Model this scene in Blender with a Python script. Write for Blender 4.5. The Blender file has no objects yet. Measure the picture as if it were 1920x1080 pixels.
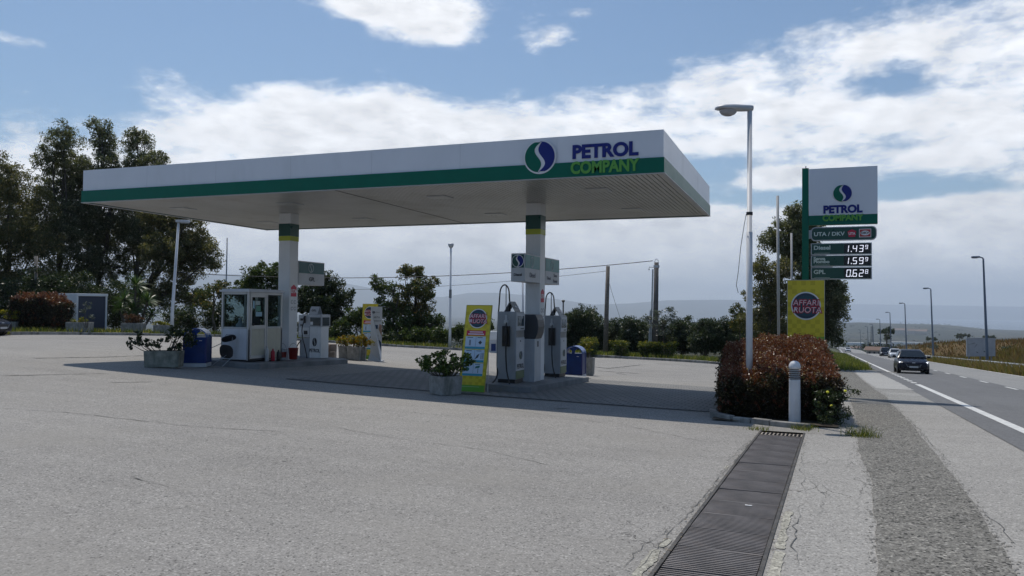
import bpy, bmesh, math, random
import numpy as np
from mathutils import Vector, Matrix, Euler
R_ = math.radians
random.seed(7); rng = np.random.default_rng(11)
S = bpy.context.scene
COL = S.collection
# ---------------------------------------------------------------- camera
FOC, PITCH, ROLL, YAW, CZ = 1479.37, 0.025628, 0.0095245, 0.36109, 1.6
CF = np.array([-math.sin(YAW)*math.cos(PITCH), math.cos(YAW)*math.cos(PITCH), math.sin(PITCH)])
_r = np.array([math.cos(YAW), math.sin(YAW), 0.0]); _u = np.cross(_r, CF)
CR = _r*math.cos(ROLL)+_u*math.sin(ROLL); CU = -_r*math.sin(ROLL)+_u*math.cos(ROLL)
cd = bpy.data.cameras.new("camera"); cam = bpy.data.objects.new("camera", cd); COL.objects.link(cam)
cd.sensor_width = 36; cd.lens = 36*FOC/1920; cd.clip_start = .05; cd.clip_end = 200000
m = Matrix(((CR[0], CU[0], -CF[0], 0), (CR[1], CU[1], -CF[1], 0), (CR[2], CU[2], -CF[2], CZ), (0, 0, 0, 1)))
cam.matrix_world = m
S.camera = cam
# ---------------------------------------------------------------- sun and sky
SUNV = Vector((-.332, .372, 1.0)).normalized()
SUN_EL = math.asin(SUNV.z); SUN_AZ = math.atan2(SUNV.x, SUNV.y)
sd = bpy.data.lights.new("sun", 'SUN'); sd.energy = 3.7; sd.angle = R_(.53); sd.color = (1, .94, .85)
so = bpy.data.objects.new("sun", sd); COL.objects.link(so); so.location = (-20, 20, 60)
so.rotation_euler = SUNV.to_track_quat('Z', 'Y').to_euler()
S.view_settings.view_transform = 'Standard'; S.view_settings.look = 'None'
S.view_settings.exposure = -0.17; S.view_settings.gamma = 1
S.render.film_transparent = False
S.cycles.max_bounces = 8; S.cycles.transparent_max_bounces = 16; S.cycles.volume_bounces = 1

class NT:
    """small helper to write node trees"""
    def __init__(s, nt): s.t = nt; s.n = nt.nodes; s.l = nt.links
    def new(s, t, **k):
        n = s.n.new(t)
        for a, b in k.items():
            if a.startswith('i_'): n.inputs[a[2:].replace('_', ' ')].default_value = b
            else: setattr(n, a, b)
        return n
    def val(s, sock, v):
        if hasattr(v, 'is_linked') or isinstance(v, bpy.types.NodeSocket): s.l.new(v, sock)
        else: sock.default_value = v
    def math(s, op, a, b=0.0, c=0.0, clamp=False):
        n = s.n.new('ShaderNodeMath'); n.operation = op; n.use_clamp = clamp
        s.val(n.inputs[0], a); s.val(n.inputs[1], b); s.val(n.inputs[2], c); return n.outputs[0]
    def vmath(s, op, a, b=(0, 0, 0)):
        n = s.n.new('ShaderNodeVectorMath'); n.operation = op
        s.val(n.inputs[0], a); s.val(n.inputs[1], b); return n.outputs[0]
    def mix(s, f, a, b, t='MIX'):
        n = s.n.new('ShaderNodeMix'); n.data_type = 'RGBA'; n.blend_type = t; n.clamp_factor = True
        s.val(n.inputs[0], f)
        for i, v in ((6, a), (7, b)):
            if isinstance(v, tuple) and len(v) == 3: v = v+(1,)
            s.val(n.inputs[i], v)
        return n.outputs[2]
    def noise(s, vec, scale, detail=3, rough=.5, dist=0.0, dim='3D'):
        n = s.n.new('ShaderNodeTexNoise'); n.noise_dimensions = dim
        s.val(n.inputs['Vector'], vec); n.inputs['Scale'].default_value = scale
        n.inputs['Detail'].default_value = detail; n.inputs['Roughness'].default_value = rough; n.inputs['Distortion'].default_value = dist
        return n.outputs['Fac']
    def voro(s, vec, scale, feat='F1', rand=1.0):
        n = s.n.new('ShaderNodeTexVoronoi'); n.feature = feat
        s.val(n.inputs['Vector'], vec); n.inputs['Scale'].default_value = scale; n.inputs['Randomness'].default_value = rand
        return n.outputs
    def ramp(s, f, stops, interp='LINEAR'):
        n = s.n.new('ShaderNodeValToRGB'); n.color_ramp.interpolation = interp; e = n.color_ramp.elements
        while len(e) < len(stops): e.new(.5)
        for q, (p, c) in zip(e, stops):
            q.position = p; q.color = (c, c, c, 1) if isinstance(c, (int, float)) else tuple(c)+(1,)
        s.val(n.inputs[0], f); return n.outputs[0]
    def smooth(s, v, a, b, lo=0.0, hi=1.0):
        n = s.n.new('ShaderNodeMapRange'); n.interpolation_type = 'SMOOTHSTEP'; n.clamp = True
        s.val(n.inputs[0], v); n.inputs[1].default_value = a; n.inputs[2].default_value = b
        n.inputs[3].default_value = lo; n.inputs[4].default_value = hi; return n.outputs[0]
    def curve(s, v, pts, lo, hi):
        """piecewise function of v; pts (x, y) with y in 0..1"""
        mr = s.n.new('ShaderNodeMapRange'); mr.clamp = True; s.val(mr.inputs[0], v); mr.inputs[1].default_value = lo; mr.inputs[2].default_value = hi
        c = s.n.new('ShaderNodeFloatCurve'); cu = c.mapping.curves[0]
        P = [((x-lo)/(hi-lo), y) for x, y in pts]
        cu.points[0].location = P[0]; cu.points[1].location = P[-1]
        for q in P[1:-1]: cu.points.new(*q)
        c.mapping.update(); s.l.new(mr.outputs[0], c.inputs['Value']); return c.outputs[0]

SKY_STRENGTH = 0.1
w = bpy.data.worlds.new("World"); S.world = w; w.use_nodes = True
N = NT(w.node_tree); N.n.clear()
sky = N.new('ShaderNodeTexSky', sky_type='NISHITA', sun_disc=False, sun_elevation=SUN_EL, sun_rotation=SUN_AZ, altitude=150, air_density=1.0, dust_density=1.0, ozone_density=1.5)
tc = N.new('ShaderNodeTexCoord'); gen = tc.outputs['Generated']
sp = N.new('ShaderNodeSeparateXYZ'); N.l.new(gen, sp.inputs[0])
az = N.math('MULTIPLY', N.math('ARCTAN2', sp.outputs[0], sp.outputs[1]), 57.2958)          # degrees, clockwise from +Y
el = N.math('MULTIPLY', N.math('ARCSINE', sp.outputs[2]), 57.2958)
zz = N.math('ADD', N.math('MAXIMUM', sp.outputs[2], 0.0), .10)
cmb = N.new('ShaderNodeCombineXYZ'); N.l.new(N.math('DIVIDE', sp.outputs[0], zz), cmb.inputs[0]); N.l.new(N.math('DIVIDE', sp.outputs[1], zz), cmb.inputs[1])
cp = cmb.outputs[0]
flat = N.new('ShaderNodeCombineXYZ'); N.l.new(N.math('MULTIPLY', az, .06), flat.inputs[0]); N.l.new(N.math('MULTIPLY', el, .13), flat.inputs[1])
fp = flat.outputs[0]
n1 = N.noise(cp, 1.3, 9, .62, .25); n2 = N.noise(fp, 2.6, 9, .6, .2); n3 = N.noise(cp, 5.5, 5, .65)
n6 = N.noise(fp, 9, 7, .65, .3)
nn = N.math('ADD', N.math('MULTIPLY', n1, .30), N.math('ADD', N.math('MULTIPLY', n2, .40), N.math('ADD', N.math('MULTIPLY', n3, .12), N.math('MULTIPLY', n6, .18))))    # around .5
def AZ(px): return -math.degrees(YAW)+math.degrees(math.atan((px-960)/FOC))
def HOR(px): return 540+FOC*(CF[2]+CR[2]*(px-960)/FOC)/CU[2]
def EL(px, py): return math.degrees(math.atan((HOR(px)-py)*math.cos(math.atan((px-960)/FOC))/FOC))
# top edge of the long cloud bank and the blue gap that opens below it
top = [(-300, 200), (0, 185), (120, 175), (260, 170), (380, 160), (450, 128), (520, 112), (640, 122), (760, 140), (900, 165), (1040, 150), (1180, 105), (1260, 80), (1340, 70), (1500, 30), (1700, -25), (1920, -80), (2300, -120)]
etop = N.math('MULTIPLY', N.curve(az, [(AZ(x), EL(x, y)/30) for x, y in top], AZ(-300), AZ(2300)), 30)
bank = N.smooth(N.math('SUBTRACT', el, etop), -3.4, 1.4, 1, 0)
bt = [(-300, .52), (300, .62), (600, .8), (900, .74), (1150, .6), (1400, .60), (1700, .60), (1920, .62), (2300, .6)]
bamp = N.curve(az, [(AZ(x), y) for x, y in bt], AZ(-300), AZ(2300))
def blob(px, py, rx, ry, amp):
    a0, e0 = AZ(px), EL(px, py)
    dx = N.math('DIVIDE', N.math('SUBTRACT', az, a0), math.degrees(rx/FOC)); dy = N.math('DIVIDE', N.math('SUBTRACT', el, e0), math.degrees(ry/FOC))
    d = N.math('SQRT', N.math('ADD', N.math('MULTIPLY', dx, dx), N.math('MULTIPLY', dy, dy)))
    return N.math('MULTIPLY', N.smooth(d, .2, 1.25, 1, 0), amp)
cov = N.math('MULTIPLY', bank, bamp)
for b in [(790, 20, 165, 75, .66), (690, 5, 90, 30, .4), (1010, 55, 90, 55, .36), (590, -20, 120, 45, .4), (280, 150, 90, 40, .35), (1460, 335, 75, 26, .42), (1500, 365, 380, 22, -.35), (1300, 330, 130, 32, -.42), (1560, 290, 420, 26, -.20), (1750, 250, 300, 90, .10), (1790, 330, 170, 42, -.25), (1150, 135, 170, 20, -.30), (980, 128, 160, 22, -.2), (1680, 140, 90, 35, -.22), (1640, 165, 120, 22, -.15), (1850, 190, 130, 70, -.06), (1760, 290, 90, 18, .2), (1700, 220, 110, 20, .16), (30, 75, 60, 16, .3), (1500, 420, 700, 35, .28), (400, 470, 900, 130, .42), (1200, 490, 700, 70, .32), (1750, 480, 400, 60, .2), (1100, 15, 60, 14, .25)]:
    cov = N.math('ADD', cov, blob(*b))
front = N.smooth(N.math('ABSOLUTE', N.math('ADD', az, 20.7)), 55, 85, 1, 0)
cov = N.math('SUBTRACT', cov, N.smooth(el, 24, 34, 0, .5))
low = N.smooth(el, 0, 5, 0.0, 1)
dens = N.math('ADD', N.math('MULTIPLY', N.math('SUBTRACT', nn, .5), 5.6), N.math('MULTIPLY', N.math('SUBTRACT', cov, .38), 2.3))
alpha = N.smooth(dens, -.30, .66)
alpha = N.math('MULTIPLY', N.math('MULTIPLY', alpha, front), N.math('ADD', .80, N.math('MULTIPLY', low, .18)))
n4 = N.noise(fp, 1.7, 7, .6); n5 = N.noise(fp, 7, 6, .62)
shade = N.math('ADD', N.math('MULTIPLY', N.smooth(dens, .2, 1.7), -.16), N.math('ADD', N.math('MULTIPLY', N.math('SUBTRACT', n4, .5), .6), N.math('MULTIPLY', N.math('SUBTRACT', n5, .5), .7)))
shade = N.math('ADD', shade, 1.0)
ccol = N.vmath('SCALE', (12.6, 12.8, 13.2)); ccol.node.inputs['Scale'].default_value = 1; N.l.new(shade, ccol.node.inputs['Scale'])
tint = N.mix(1.0, sky.outputs[0], (.80, 1.0, 1.12), 'MULTIPLY')
skyc = N.mix(alpha, tint, ccol)
bg = N.new('ShaderNodeBackground'); bg.inputs[1].default_value = SKY_STRENGTH; N.l.new(skyc, bg.inputs[0])
wo = N.new('ShaderNodeOutputWorld'); N.l.new(bg.outputs[0], wo.inputs[0])

# ---------------------------------------------------------------- lie of the land
GC = (-.00437312, -.0157864, .00101668, -.00055964, -.00054739)
ROADC = (2.966, .0239, .269, -.0416)          # left line x = a + b*y, height = c + d*y
def ray(px, py): return CF+CR*(px-960)/FOC-CU*(py-540)/FOC
def at_depth(px, py, Z): return np.array([0, 0, CZ])+ray(px, py)*Z
def quad_g(x, y):
    a, b, c, d, e = GC; return a*x+b*y+c*x*x+d*y*y+e*x*y
ctl = []
for x in np.linspace(-19, -.3, 8):
    for y in (-12, -5, 0, 4, 8, 12, 16, 19, 22): ctl.append((x, y, quad_g(x, max(y, 0))+(.03*min(y, 0)*-0.3)))
for px, py, Z in [(20, 628, 35), (150, 628, 38), (320, 630, 41), (480, 634, 43), (640, 644, 45), (845, 656, 46), (1060, 667, 44), (1240, 676, 41.5), (1360, 684, 39), (1120, 700, 30), (300, 640, 33), (700, 665, 34)]:
    p = at_depth(px, py, Z); ctl.append(tuple(p))
for y in (-15, 0, 8, 16, 24, 32, 40, 55, 70, 90, 120, 160, 220, 300):
    for off in (-.4, 3, 6.2, 8.5): ctl.append((2.966+.0239*y+off, y, .269-.0416*y))
for y in (35, 45, 60, 90, 120, 180): ctl.append((1.5+.0239*y-1.2, y, .269-.0416*y+.05))
for px, py, Z in [(1853, 677, 60), (1900, 660, 75), (1920, 636, 150), (1800, 640, 160), (1700, 645, 190), (1920, 640, 220), (2100, 645, 120), (2300, 650, 90), (2400, 700, 40), (1720, 652, 140), (600, 655, 62), (200, 640, 60), (1000, 662, 62), (1200, 672, 60), (1400, 680, 60), (-200, 625, 60), (-300, 640, 30)]:
    ctl.append(tuple(at_depth(px, py, Z)))
def far_base(d): return np.interp(np.log(np.maximum(d, 1)), np.log([1, 60, 120, 300, 600, 1000, 2000, 4000, 6000, 12000, 20000, 60000]), [-.5, -2.5, -4.5, -14, -28, -45, -80, -118, -130, -138, -140, -140])
for th in range(-180, 180, 20):
    for d in (110, 200, 340):
        if -12 < th-(-20.7) < 46 and d < 300: continue
        t = R_(th); ctl.append((d*math.sin(t), d*math.cos(t), float(far_base(d))))
ctl = np.array(ctl)
def _phi(r2): return r2*np.log(r2+1e-9)*.5
def _tps():
    P = ctl[:, :2]/50; n = len(P); K = _phi(((P[:, None]-P[None])**2).sum(-1))+np.eye(n)*2e-4
    A = np.zeros((n+3, n+3)); A[:n, :n] = K; A[:n, n] = 1; A[:n, n+1:] = P; A[n:, :n] = A[:n, n:].T
    return P, np.linalg.solve(A, np.concatenate([ctl[:, 2], [0, 0, 0]]))
TP, TW = _tps()
def ground(x, y):
    x = np.asarray(x, float); y = np.asarray(y, float); sh = np.broadcast(x, y).shape
    X = np.stack(np.broadcast_arrays(x, y), -1).reshape(-1, 2)/50; out = np.empty(len(X))
    for i in range(0, len(X), 20000):
        q = X[i:i+20000]; k = _phi(((q[:, None]-TP[None])**2).sum(-1)); n = len(TP)
        out[i:i+20000] = k@TW[:n]+TW[n]+q@TW[n+1:]
    xx, yy = X[:, 0]*50, X[:, 1]*50; off = xx-(2.966+.0239*yy)
    st_ = lambda v, a, b: (lambda t: t*t*(3-2*t))(np.clip((v-a)/(b-a), 0, 1))
    wl = st_(off, -4.5, -.9)*st_(yy, 8, 22)+(1-st_(yy, 8, 22))*st_(off, -1.6, -.6)
    out = out*(1-wl*(1-st_(off, 7.2, 13)))+(.269-.0416*yy)*wl*(1-st_(off, 7.2, 13))
    return out.reshape(sh) if sh else float(out[0])
def gz(x, y): return float(ground(x, y))
_ts = np.exp(np.linspace(math.log(1.5), math.log(400), 900))
def hit(px, py):
    d = ray(px, py); P = np.array([0, 0, CZ])+d[None]*_ts[:, None]; h = P[:, 2]-ground(P[:, 0], P[:, 1]); i = int(np.argmax(h < 0))
    if i == 0: i = len(_ts)-1
    t = _ts[i-1]+(_ts[i]-_ts[i-1])*h[i-1]/(h[i-1]-h[i]+1e-12); p = np.array([0, 0, CZ])+d*t
    return float(p[0]), float(p[1]), gz(p[0], p[1])
def stand(px, Z):
    p = at_depth(px, 590, Z); return float(p[0]), float(p[1]), gz(p[0], p[1])

# ---------------------------------------------------------------- materials
MATS = {}
def mat(name, col=(.5, .5, .5), rough=.6, metal=0, var=0.0, vs=3.0, bump=0.0, bs=40.0, spec=.5, emit=None, coat=0, dirt=None):
    if name in MATS: return MATS[name]
    m = bpy.data.materials.new(name); m.use_nodes = True; n = NT(m.node_tree); b = n.n['Principled BSDF']
    b.inputs['Base Color'].default_value = tuple(col)+(1,); b.inputs['Roughness'].default_value = rough; b.inputs['Metallic'].default_value = metal
    b.inputs['Specular IOR Level'].default_value = spec; b.inputs['Coat Weight'].default_value = coat
    tc = n.new('ShaderNodeTexCoord'); v = tc.outputs['Object']
    c = None
    if var:
        f = n.noise(v, vs, 5, .6)
        c = n.mix(n.smooth(f, .3, .7), tuple(x*(1-var) for x in col), tuple(min(1, x*(1+var)) for x in col))
    if dirt:
        dc, amt, ds = dirt
        mp = n.new('ShaderNodeMapping'); mp.inputs['Scale'].default_value = (1, 1, .22); n.l.new(v, mp.inputs[0])
        f = n.noise(mp.outputs[0], ds, 6, .65); c = n.mix(n.math('MULTIPLY', n.smooth(f, .48, .72), amt), c if c is not None else tuple(col), dc)
    if c is not None: n.l.new(c, b.inputs['Base Color'])
    n.l.new(n.math('ADD', n.math('MULTIPLY', n.noise(v, 6, 4), .16), rough-.08), b.inputs['Roughness'])
    if bump:
        bp = n.new('ShaderNodeBump'); bp.inputs['Strength'].default_value = bump; bp.inputs['Distance'].default_value = .01
        n.l.new(n.noise(v, bs, 4), bp.inputs['Height']); n.l.new(bp.outputs[0], b.inputs['Normal'])
    if emit: b.inputs['Emission Color'].default_value = tuple(emit[0])+(1,); b.inputs['Emission Strength'].default_value = emit[1]
    MATS[name] = m; return m
def leafmat(name, c1, c2, c3=None, rough=.5, trans=.35, p3=.15):
    if name in MATS: return MATS[name]
    m = bpy.data.materials.new(name); m.use_nodes = True; n = NT(m.node_tree); b = n.n['Principled BSDF']
    g = n.new('ShaderNodeNewGeometry'); r = g.outputs['Random Per Island']
    tc = n.new('ShaderNodeTexCoord'); f = n.noise(tc.outputs['Object'], .9, 3)
    c = n.mix(r, c1, c2); c = n.mix(n.math('MULTIPLY', n.smooth(f, .35, .65), .6), c, n.mix(.5, c2, c2))
    if c3: c = n.mix(n.smooth(r, 1-p3-.05, 1-p3+.05), c, c3)
    n.l.new(c, b.inputs['Base Color']); b.inputs['Roughness'].default_value = rough
    tr = n.new('ShaderNodeBsdfTranslucent'); n.l.new(n.mix(1.0, c, (1.0, 1.05, .55), 'MULTIPLY'), tr.inputs[0])
    mx = n.new('ShaderNodeMixShader'); mx.inputs[0].default_value = trans; n.l.new(b.outputs[0], mx.inputs[1]); n.l.new(tr.outputs[0], mx.inputs[2])
    n.l.new(mx.outputs[0], n.n['Material Output'].inputs[0]); MATS[name] = m; return m
def groundmat(name, base, kind='asphalt', speck=.5, scale=70, blot=.10, warm=None, cracks=None):
    if name in MATS: return MATS[name]
    m = bpy.data.materials.new(name); m.use_nodes = True; n = NT(m.node_tree); b = n.n['Principled BSDF']
    tc = n.new('ShaderNodeTexCoord'); v = tc.outputs['Object']
    a = n.noise(v, scale, 2, .6); a2 = n.noise(v, scale*.28, 3, .6); big = n.noise(v, .22, 5, .6); mid = n.noise(v, 1.3, 5, .65)
    mp = n.new('ShaderNodeMapping'); mp.inputs['Scale'].default_value = (1.6, .03, 1) if 'road' in name else (.05, 1.1, 1); mp.inputs['Rotation'].default_value = (0, 0, 0 if 'road' in name else R_(9)); n.l.new(v, mp.inputs[0])
    st = n.noise(mp.outputs[0], 1.7, 5, .6)
    val = n.math('ADD', 1, n.math('MULTIPLY', n.math('SUBTRACT', a, .5), speck*2.2))
    val = n.math('ADD', val, n.math('MULTIPLY', n.math('SUBTRACT', a2, .5), speck*1.1))
    val = n.math('ADD', val, n.math('MULTIPLY', n.math('SUBTRACT', big, .5), blot*3)); val = n.math('ADD', val, n.math('MULTIPLY', n.math('SUBTRACT', mid, .5), blot*1.8))
    val = n.math('ADD', val, n.math('MULTIPLY', n.math('SUBTRACT', st, .5), blot*2.4))
    vo = n.voro(v, scale*.9); chip = n.smooth(n.new('ShaderNodeSeparateColor').outputs[0], .9, 1)
    sc = [x for x in n.n if x.bl_idname == 'ShaderNodeSeparateColor'][-1]; n.l.new(vo['Color'], sc.inputs[0])
    val = n.math('ADD', val, n.math('MULTIPLY', n.smooth(sc.outputs[0], .86, .95), speck*.7)); val = n.math('SUBTRACT', val, n.math('MULTIPLY', n.smooth(sc.outputs[1], .86, .95), speck*.7))
    col = n.vmath('SCALE', tuple(base)); n.l.new(n.math('MAXIMUM', val, .08), col.node.inputs['Scale'])
    if warm: col = n.mix(n.math('MULTIPLY', n.smooth(n.noise(v, .5, 5, .65), .45, .7), .5), col, tuple(warm))
    # hand-poured stains
    col = n.mix(n.math('MULTIPLY', n.smooth(n.noise(v, .55, 4, .55), .64, .75), .28), col, tuple(x*.45 for x in base))
    # small dark spots of oil and gum
    vs = n.voro(v, 1.1); col = n.mix(n.math('MULTIPLY', n.smooth(vs['Distance'], .035, .018), .8), col, (.03, .03, .03))
    if cracks:
        x0, x1, y0, y1, sc_, wd = cracks      # zone in which the surface is cracked
        sx = n.new('ShaderNodeSeparateXYZ'); n.l.new(v, sx.inputs[0])
        zone = n.math('MULTIPLY', n.math('MULTIPLY', n.smooth(sx.outputs[0], x0-.3, x0), n.smooth(sx.outputs[0], x1, x1+.3, 1, 0)), n.math('MULTIPLY', n.smooth(sx.outputs[1], y0-.5, y0), n.smooth(sx.outputs[1], y1, y1+1, 1, 0)))
        wv = n.vmath('ADD', v, n.vmath('SCALE', n.new('ShaderNodeTexNoise').outputs['Color'])); tn = [x for x in n.n if x.bl_idname == 'ShaderNodeTexNoise'][-1]
        tn.inputs['Scale'].default_value = 3.0; tn.inputs['Detail'].default_value = 5; n.l.new(v, tn.inputs['Vector'])
        for q in n.n:
            if q.bl_idname == 'ShaderNodeVectorMath' and q.operation == 'SCALE' and q.inputs[0].is_linked and q.inputs[0].links[0].from_node == tn: q.inputs['Scale'].default_value = .35
        mpc = n.new('ShaderNodeMapping'); mpc.inputs['Scale'].default_value = (1.6, .55, 1); n.l.new(wv, mpc.inputs[0])
        cr = n.voro(mpc.outputs[0], sc_, 'DISTANCE_TO_EDGE')['Distance']
        keep = n.smooth(n.noise(v, .9, 3), .52, .60)
        col = n.mix(n.math('MULTIPLY', n.math('MULTIPLY', n.smooth(cr, wd, wd*.25), zone), n.math('MULTIPLY', keep, .85)), col, (.035, .033, .03))
    n.l.new(col, b.inputs['Base Color']); b.inputs['Roughness'].default_value = .88; b.inputs['Specular IOR Level'].default_value = .35
    bp = n.new('ShaderNodeBump'); bp.inputs['Strength'].default_value = .5; bp.inputs['Distance'].default_value = .006
    n.l.new(n.math('ADD', a, n.math('MULTIPLY', a2, .8)), bp.inputs['Height']); n.l.new(bp.outputs[0], b.inputs['Normal'])
    MATS[name] = m; return m

# ---------------------------------------------------------------- mesh helpers
def setp(o, label=None, cat=None, group=None, kind=None):
    if label: o['label'] = label
    if cat: o['category'] = cat
    if group: o['group'] = group
    if kind: o['kind'] = kind
    return o
def thing(name, label, cat, loc=(0, 0, 0), rz=0, group=None):
    o = bpy.data.objects.new(name, None); COL.objects.link(o); o.location = loc; o.rotation_euler = (0, 0, rz); o.empty_display_size = .2
    return setp(o, label, cat, group)
def link(name, me, mats, parent=None, smooth=False, bevel=0):
    o = bpy.data.objects.new(name, me); COL.objects.link(o)
    for q in (mats if isinstance(mats, (list, tuple)) else [mats]): me.materials.append(q)
    if parent is not None: o.parent = parent
    if smooth: me.polygons.foreach_set('use_smooth', [True]*len(me.polygons))
    if bevel:
        b = o.modifiers.new('bevel', 'BEVEL'); b.width = bevel; b.segments = 2; b.limit_method = 'ANGLE'
    return o
def fast(name, V, F, mats, parent=None, k=4, smooth=False):
    V = np.asarray(V, np.float32).reshape(-1, 3); F = np.asarray(F, np.int32).reshape(-1, k)
    me = bpy.data.meshes.new(name); me.vertices.add(len(V)); me.vertices.foreach_set('co', V.ravel())
    me.loops.add(F.size); me.loops.foreach_set('vertex_index', F.ravel()); me.polygons.add(len(F))
    me.polygons.foreach_set('loop_start', np.arange(0, F.size, k, dtype=np.int32)); me.polygons.foreach_set('loop_total', np.full(len(F), k, np.int32))
    me.update(calc_edges=True); me.validate(); return link(name, me, mats, parent, smooth)
class MB:
    def __init__(s): s.v = []; s.f = []; s.m = []; s.mi = 0
    def add(s, vs, fs):
        o = len(s.v); s.v += [tuple(v) for v in vs]; s.f += [tuple(i+o for i in f) for f in fs]; s.m += [s.mi]*len(fs); return s
    def box(s, x0, x1, y0, y1, z0, z1, M=None):
        vs = [Vector((x, y, z)) for z in (z0, z1) for y in (y0, y1) for x in (x0, x1)]
        if M is not None: vs = [M@v for v in vs]
        return s.add(vs, [(0, 2, 3, 1), (4, 5, 7, 6), (0, 1, 5, 4), (1, 3, 7, 5), (3, 2, 6, 7), (2, 0, 4, 6)])
    def cbox(s, c, sz, rz=0, rx=0, ry=0):
        M = Matrix.Translation(c)@Euler((rx, ry, rz)).to_matrix().to_4x4(); a, b, d = sz[0]/2, sz[1]/2, sz[2]/2
        return s.box(-a, a, -b, b, -d, d, M)
    def tube(s, pts, r, n=8, cap=True):
        pts = [Vector(p) for p in pts]; rs = list(r) if isinstance(r, (list, tuple)) else [r]*len(pts); rings = []; up = None
        for i, p in enumerate(pts):
            d = (pts[min(i+1, len(pts)-1)]-pts[max(i-1, 0)]).normalized()
            if up is None: up = Vector((0, 0, 1)) if abs(d.z) < .9 else Vector((1, 0, 0))
            a = up.cross(d); a = a.normalized() if a.length > 1e-4 else Vector((1, 0, 0)); b = d.cross(a).normalized(); up = b.cross(a)*-1 if False else b
            rings.append([p+(a*math.cos(2*math.pi*j/n)+b*math.sin(2*math.pi*j/n))*rs[i] for j in range(n)])
            up = b
        vs = [v for g in rings for v in g]; fs = []
        for i in range(len(pts)-1):
            for j in range(n): fs.append((i*n+j, i*n+(j+1) % n, (i+1)*n+(j+1) % n, (i+1)*n+j))
        if cap: fs += [tuple(range(n-1, -1, -1)), tuple((len(pts)-1)*n+j for j in range(n))]
        return s.add(vs, fs)
    def lathe(s, prof, c=(0, 0, 0), n=24, M=None):
        vs = []; fs = []
        for r, z in prof:
            for j in range(n):
                v = Vector((r*math.cos(2*math.pi*j/n), r*math.sin(2*math.pi*j/n), z))
                if M is not None: v = M@v
                vs.append(v+Vector(c))
        for i in range(len(prof)-1):
            for j in range(n): fs.append((i*n+j, i*n+(j+1) % n, (i+1)*n+(j+1) % n, (i+1)*n+j))
        fs += [tuple(range(n-1, -1, -1)), tuple((len(prof)-1)*n+j for j in range(n))]
        return s.add(vs, fs)
    def prism(s, pts, t, fr):
        """2D outline pts pushed t thick; fr maps (u, v, w) to 3D"""
        n = len(pts); vs = [fr(u, v, 0) for u, v in pts]+[fr(u, v, t) for u, v in pts]
        return s.add(vs, [tuple(range(n-1, -1, -1)), tuple(range(n, 2*n))]+[(i, (i+1) % n, n+(i+1) % n, n+i) for i in range(n)])
    def build(s, name, mats, parent=None, smooth=False, bevel=0):
        me = bpy.data.meshes.new(name); me.from_pydata(s.v, [], s.f); me.validate(); me.update()
        o = link(name, me, mats, parent, smooth, bevel)
        if len(me.materials) > 1 and len(me.polygons) == len(s.m): me.polygons.foreach_set('material_index', s.m)
        bm = bmesh.new(); bm.from_mesh(me); bmesh.ops.recalc_face_normals(bm, faces=bm.faces); bm.to_mesh(me); bm.free()
        return o
def face_front(x, y, z):      # outline in the XZ plane, seen from -Y
    return lambda u, v, w: (x+u, y-w, z+v)
def face_right(x, y, z):      # outline in the YZ plane, seen from +X
    return lambda u, v, w: (x+w, y+u, z+v)
def text(name, s, size, m, parent, loc, rot=(R_(90), 0, 0), ext=.004, align='CENTER', off=0.0, sx=1.0, shear=0.0, sp=1.0):
    c = bpy.data.curves.new('t', 'FONT'); c.body = s; c.size = size; c.extrude = ext; c.align_x = align; c.align_y = 'CENTER'; c.offset = off; c.shear = shear; c.space_line = sp; c.resolution_u = 4
    o = bpy.data.objects.new('t', c); COL.objects.link(o); dg = bpy.context.evaluated_depsgraph_get()
    me = bpy.data.meshes.new_from_object(o.evaluated_get(dg)); bpy.data.objects.remove(o)
    M = Matrix.Translation(loc)@Euler(rot).to_matrix().to_4x4()@Matrix.Diagonal((sx, 1, 1, 1)); me.transform(M); me.materials.clear()
    me.name = name; return link(name, me, m, parent)
FR = (R_(90), 0, 0); RT = (R_(90), 0, R_(90))
def swirl(part):
    """outlines of the round emblem: left lobe, right lobe and the band between them (unit circle)"""
    ys = np.linspace(-1, 1, 33)
    def xc(y): return -.30*math.sin(math.pi*y)+.16*y
    def ww(y): return .13*(1-abs(y)**3)+.015
    if part == 'left': return [(-math.sqrt(max(0, 1-y*y)), y) for y in ys[:-1]]+[(max(xc(y)-ww(y), -math.sqrt(max(0, 1-y*y))+.01), y) for y in ys[::-1][1:-1]]
    if part == 'right': return [(math.sqrt(max(0, 1-y*y)), y) for y in ys[::-1][:-1]]+[(min(xc(y)+ww(y), math.sqrt(max(0, 1-y*y))-.01), y) for y in ys[1:-1]]
    return [(1.0*math.cos(a), 1.0*math.sin(a)) for a in np.linspace(0, 2*math.pi, 49)[:-1]]
def emblem(name, parent, fr, r, m_left, m_right, m_disc, disc=1.1, t=.012, sq=1.0):
    b = MB(); b.mi = 0; b.prism([(u*disc*r*sq, v*disc*r) for u, v in swirl('d')], t*.6, fr)
    f2 = lambda u, v, w: fr(u, v, w+t*.6+.002)
    b.mi = 1; b.prism([(u*r*sq, v*r) for u, v in swirl('left')][::-1], t, f2)
    b.mi = 2; b.prism([(u*r*sq, v*r) for u, v in swirl('right')], t, f2)
    return b.build(name, [m_disc, m_left, m_right], parent)
def copy_tree(o, parent=None):
    c = o.copy(); COL.objects.link(c)
    if parent is not None: c.parent = parent
    for ch in list(o.children): copy_tree(ch, c)
    return c

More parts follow.
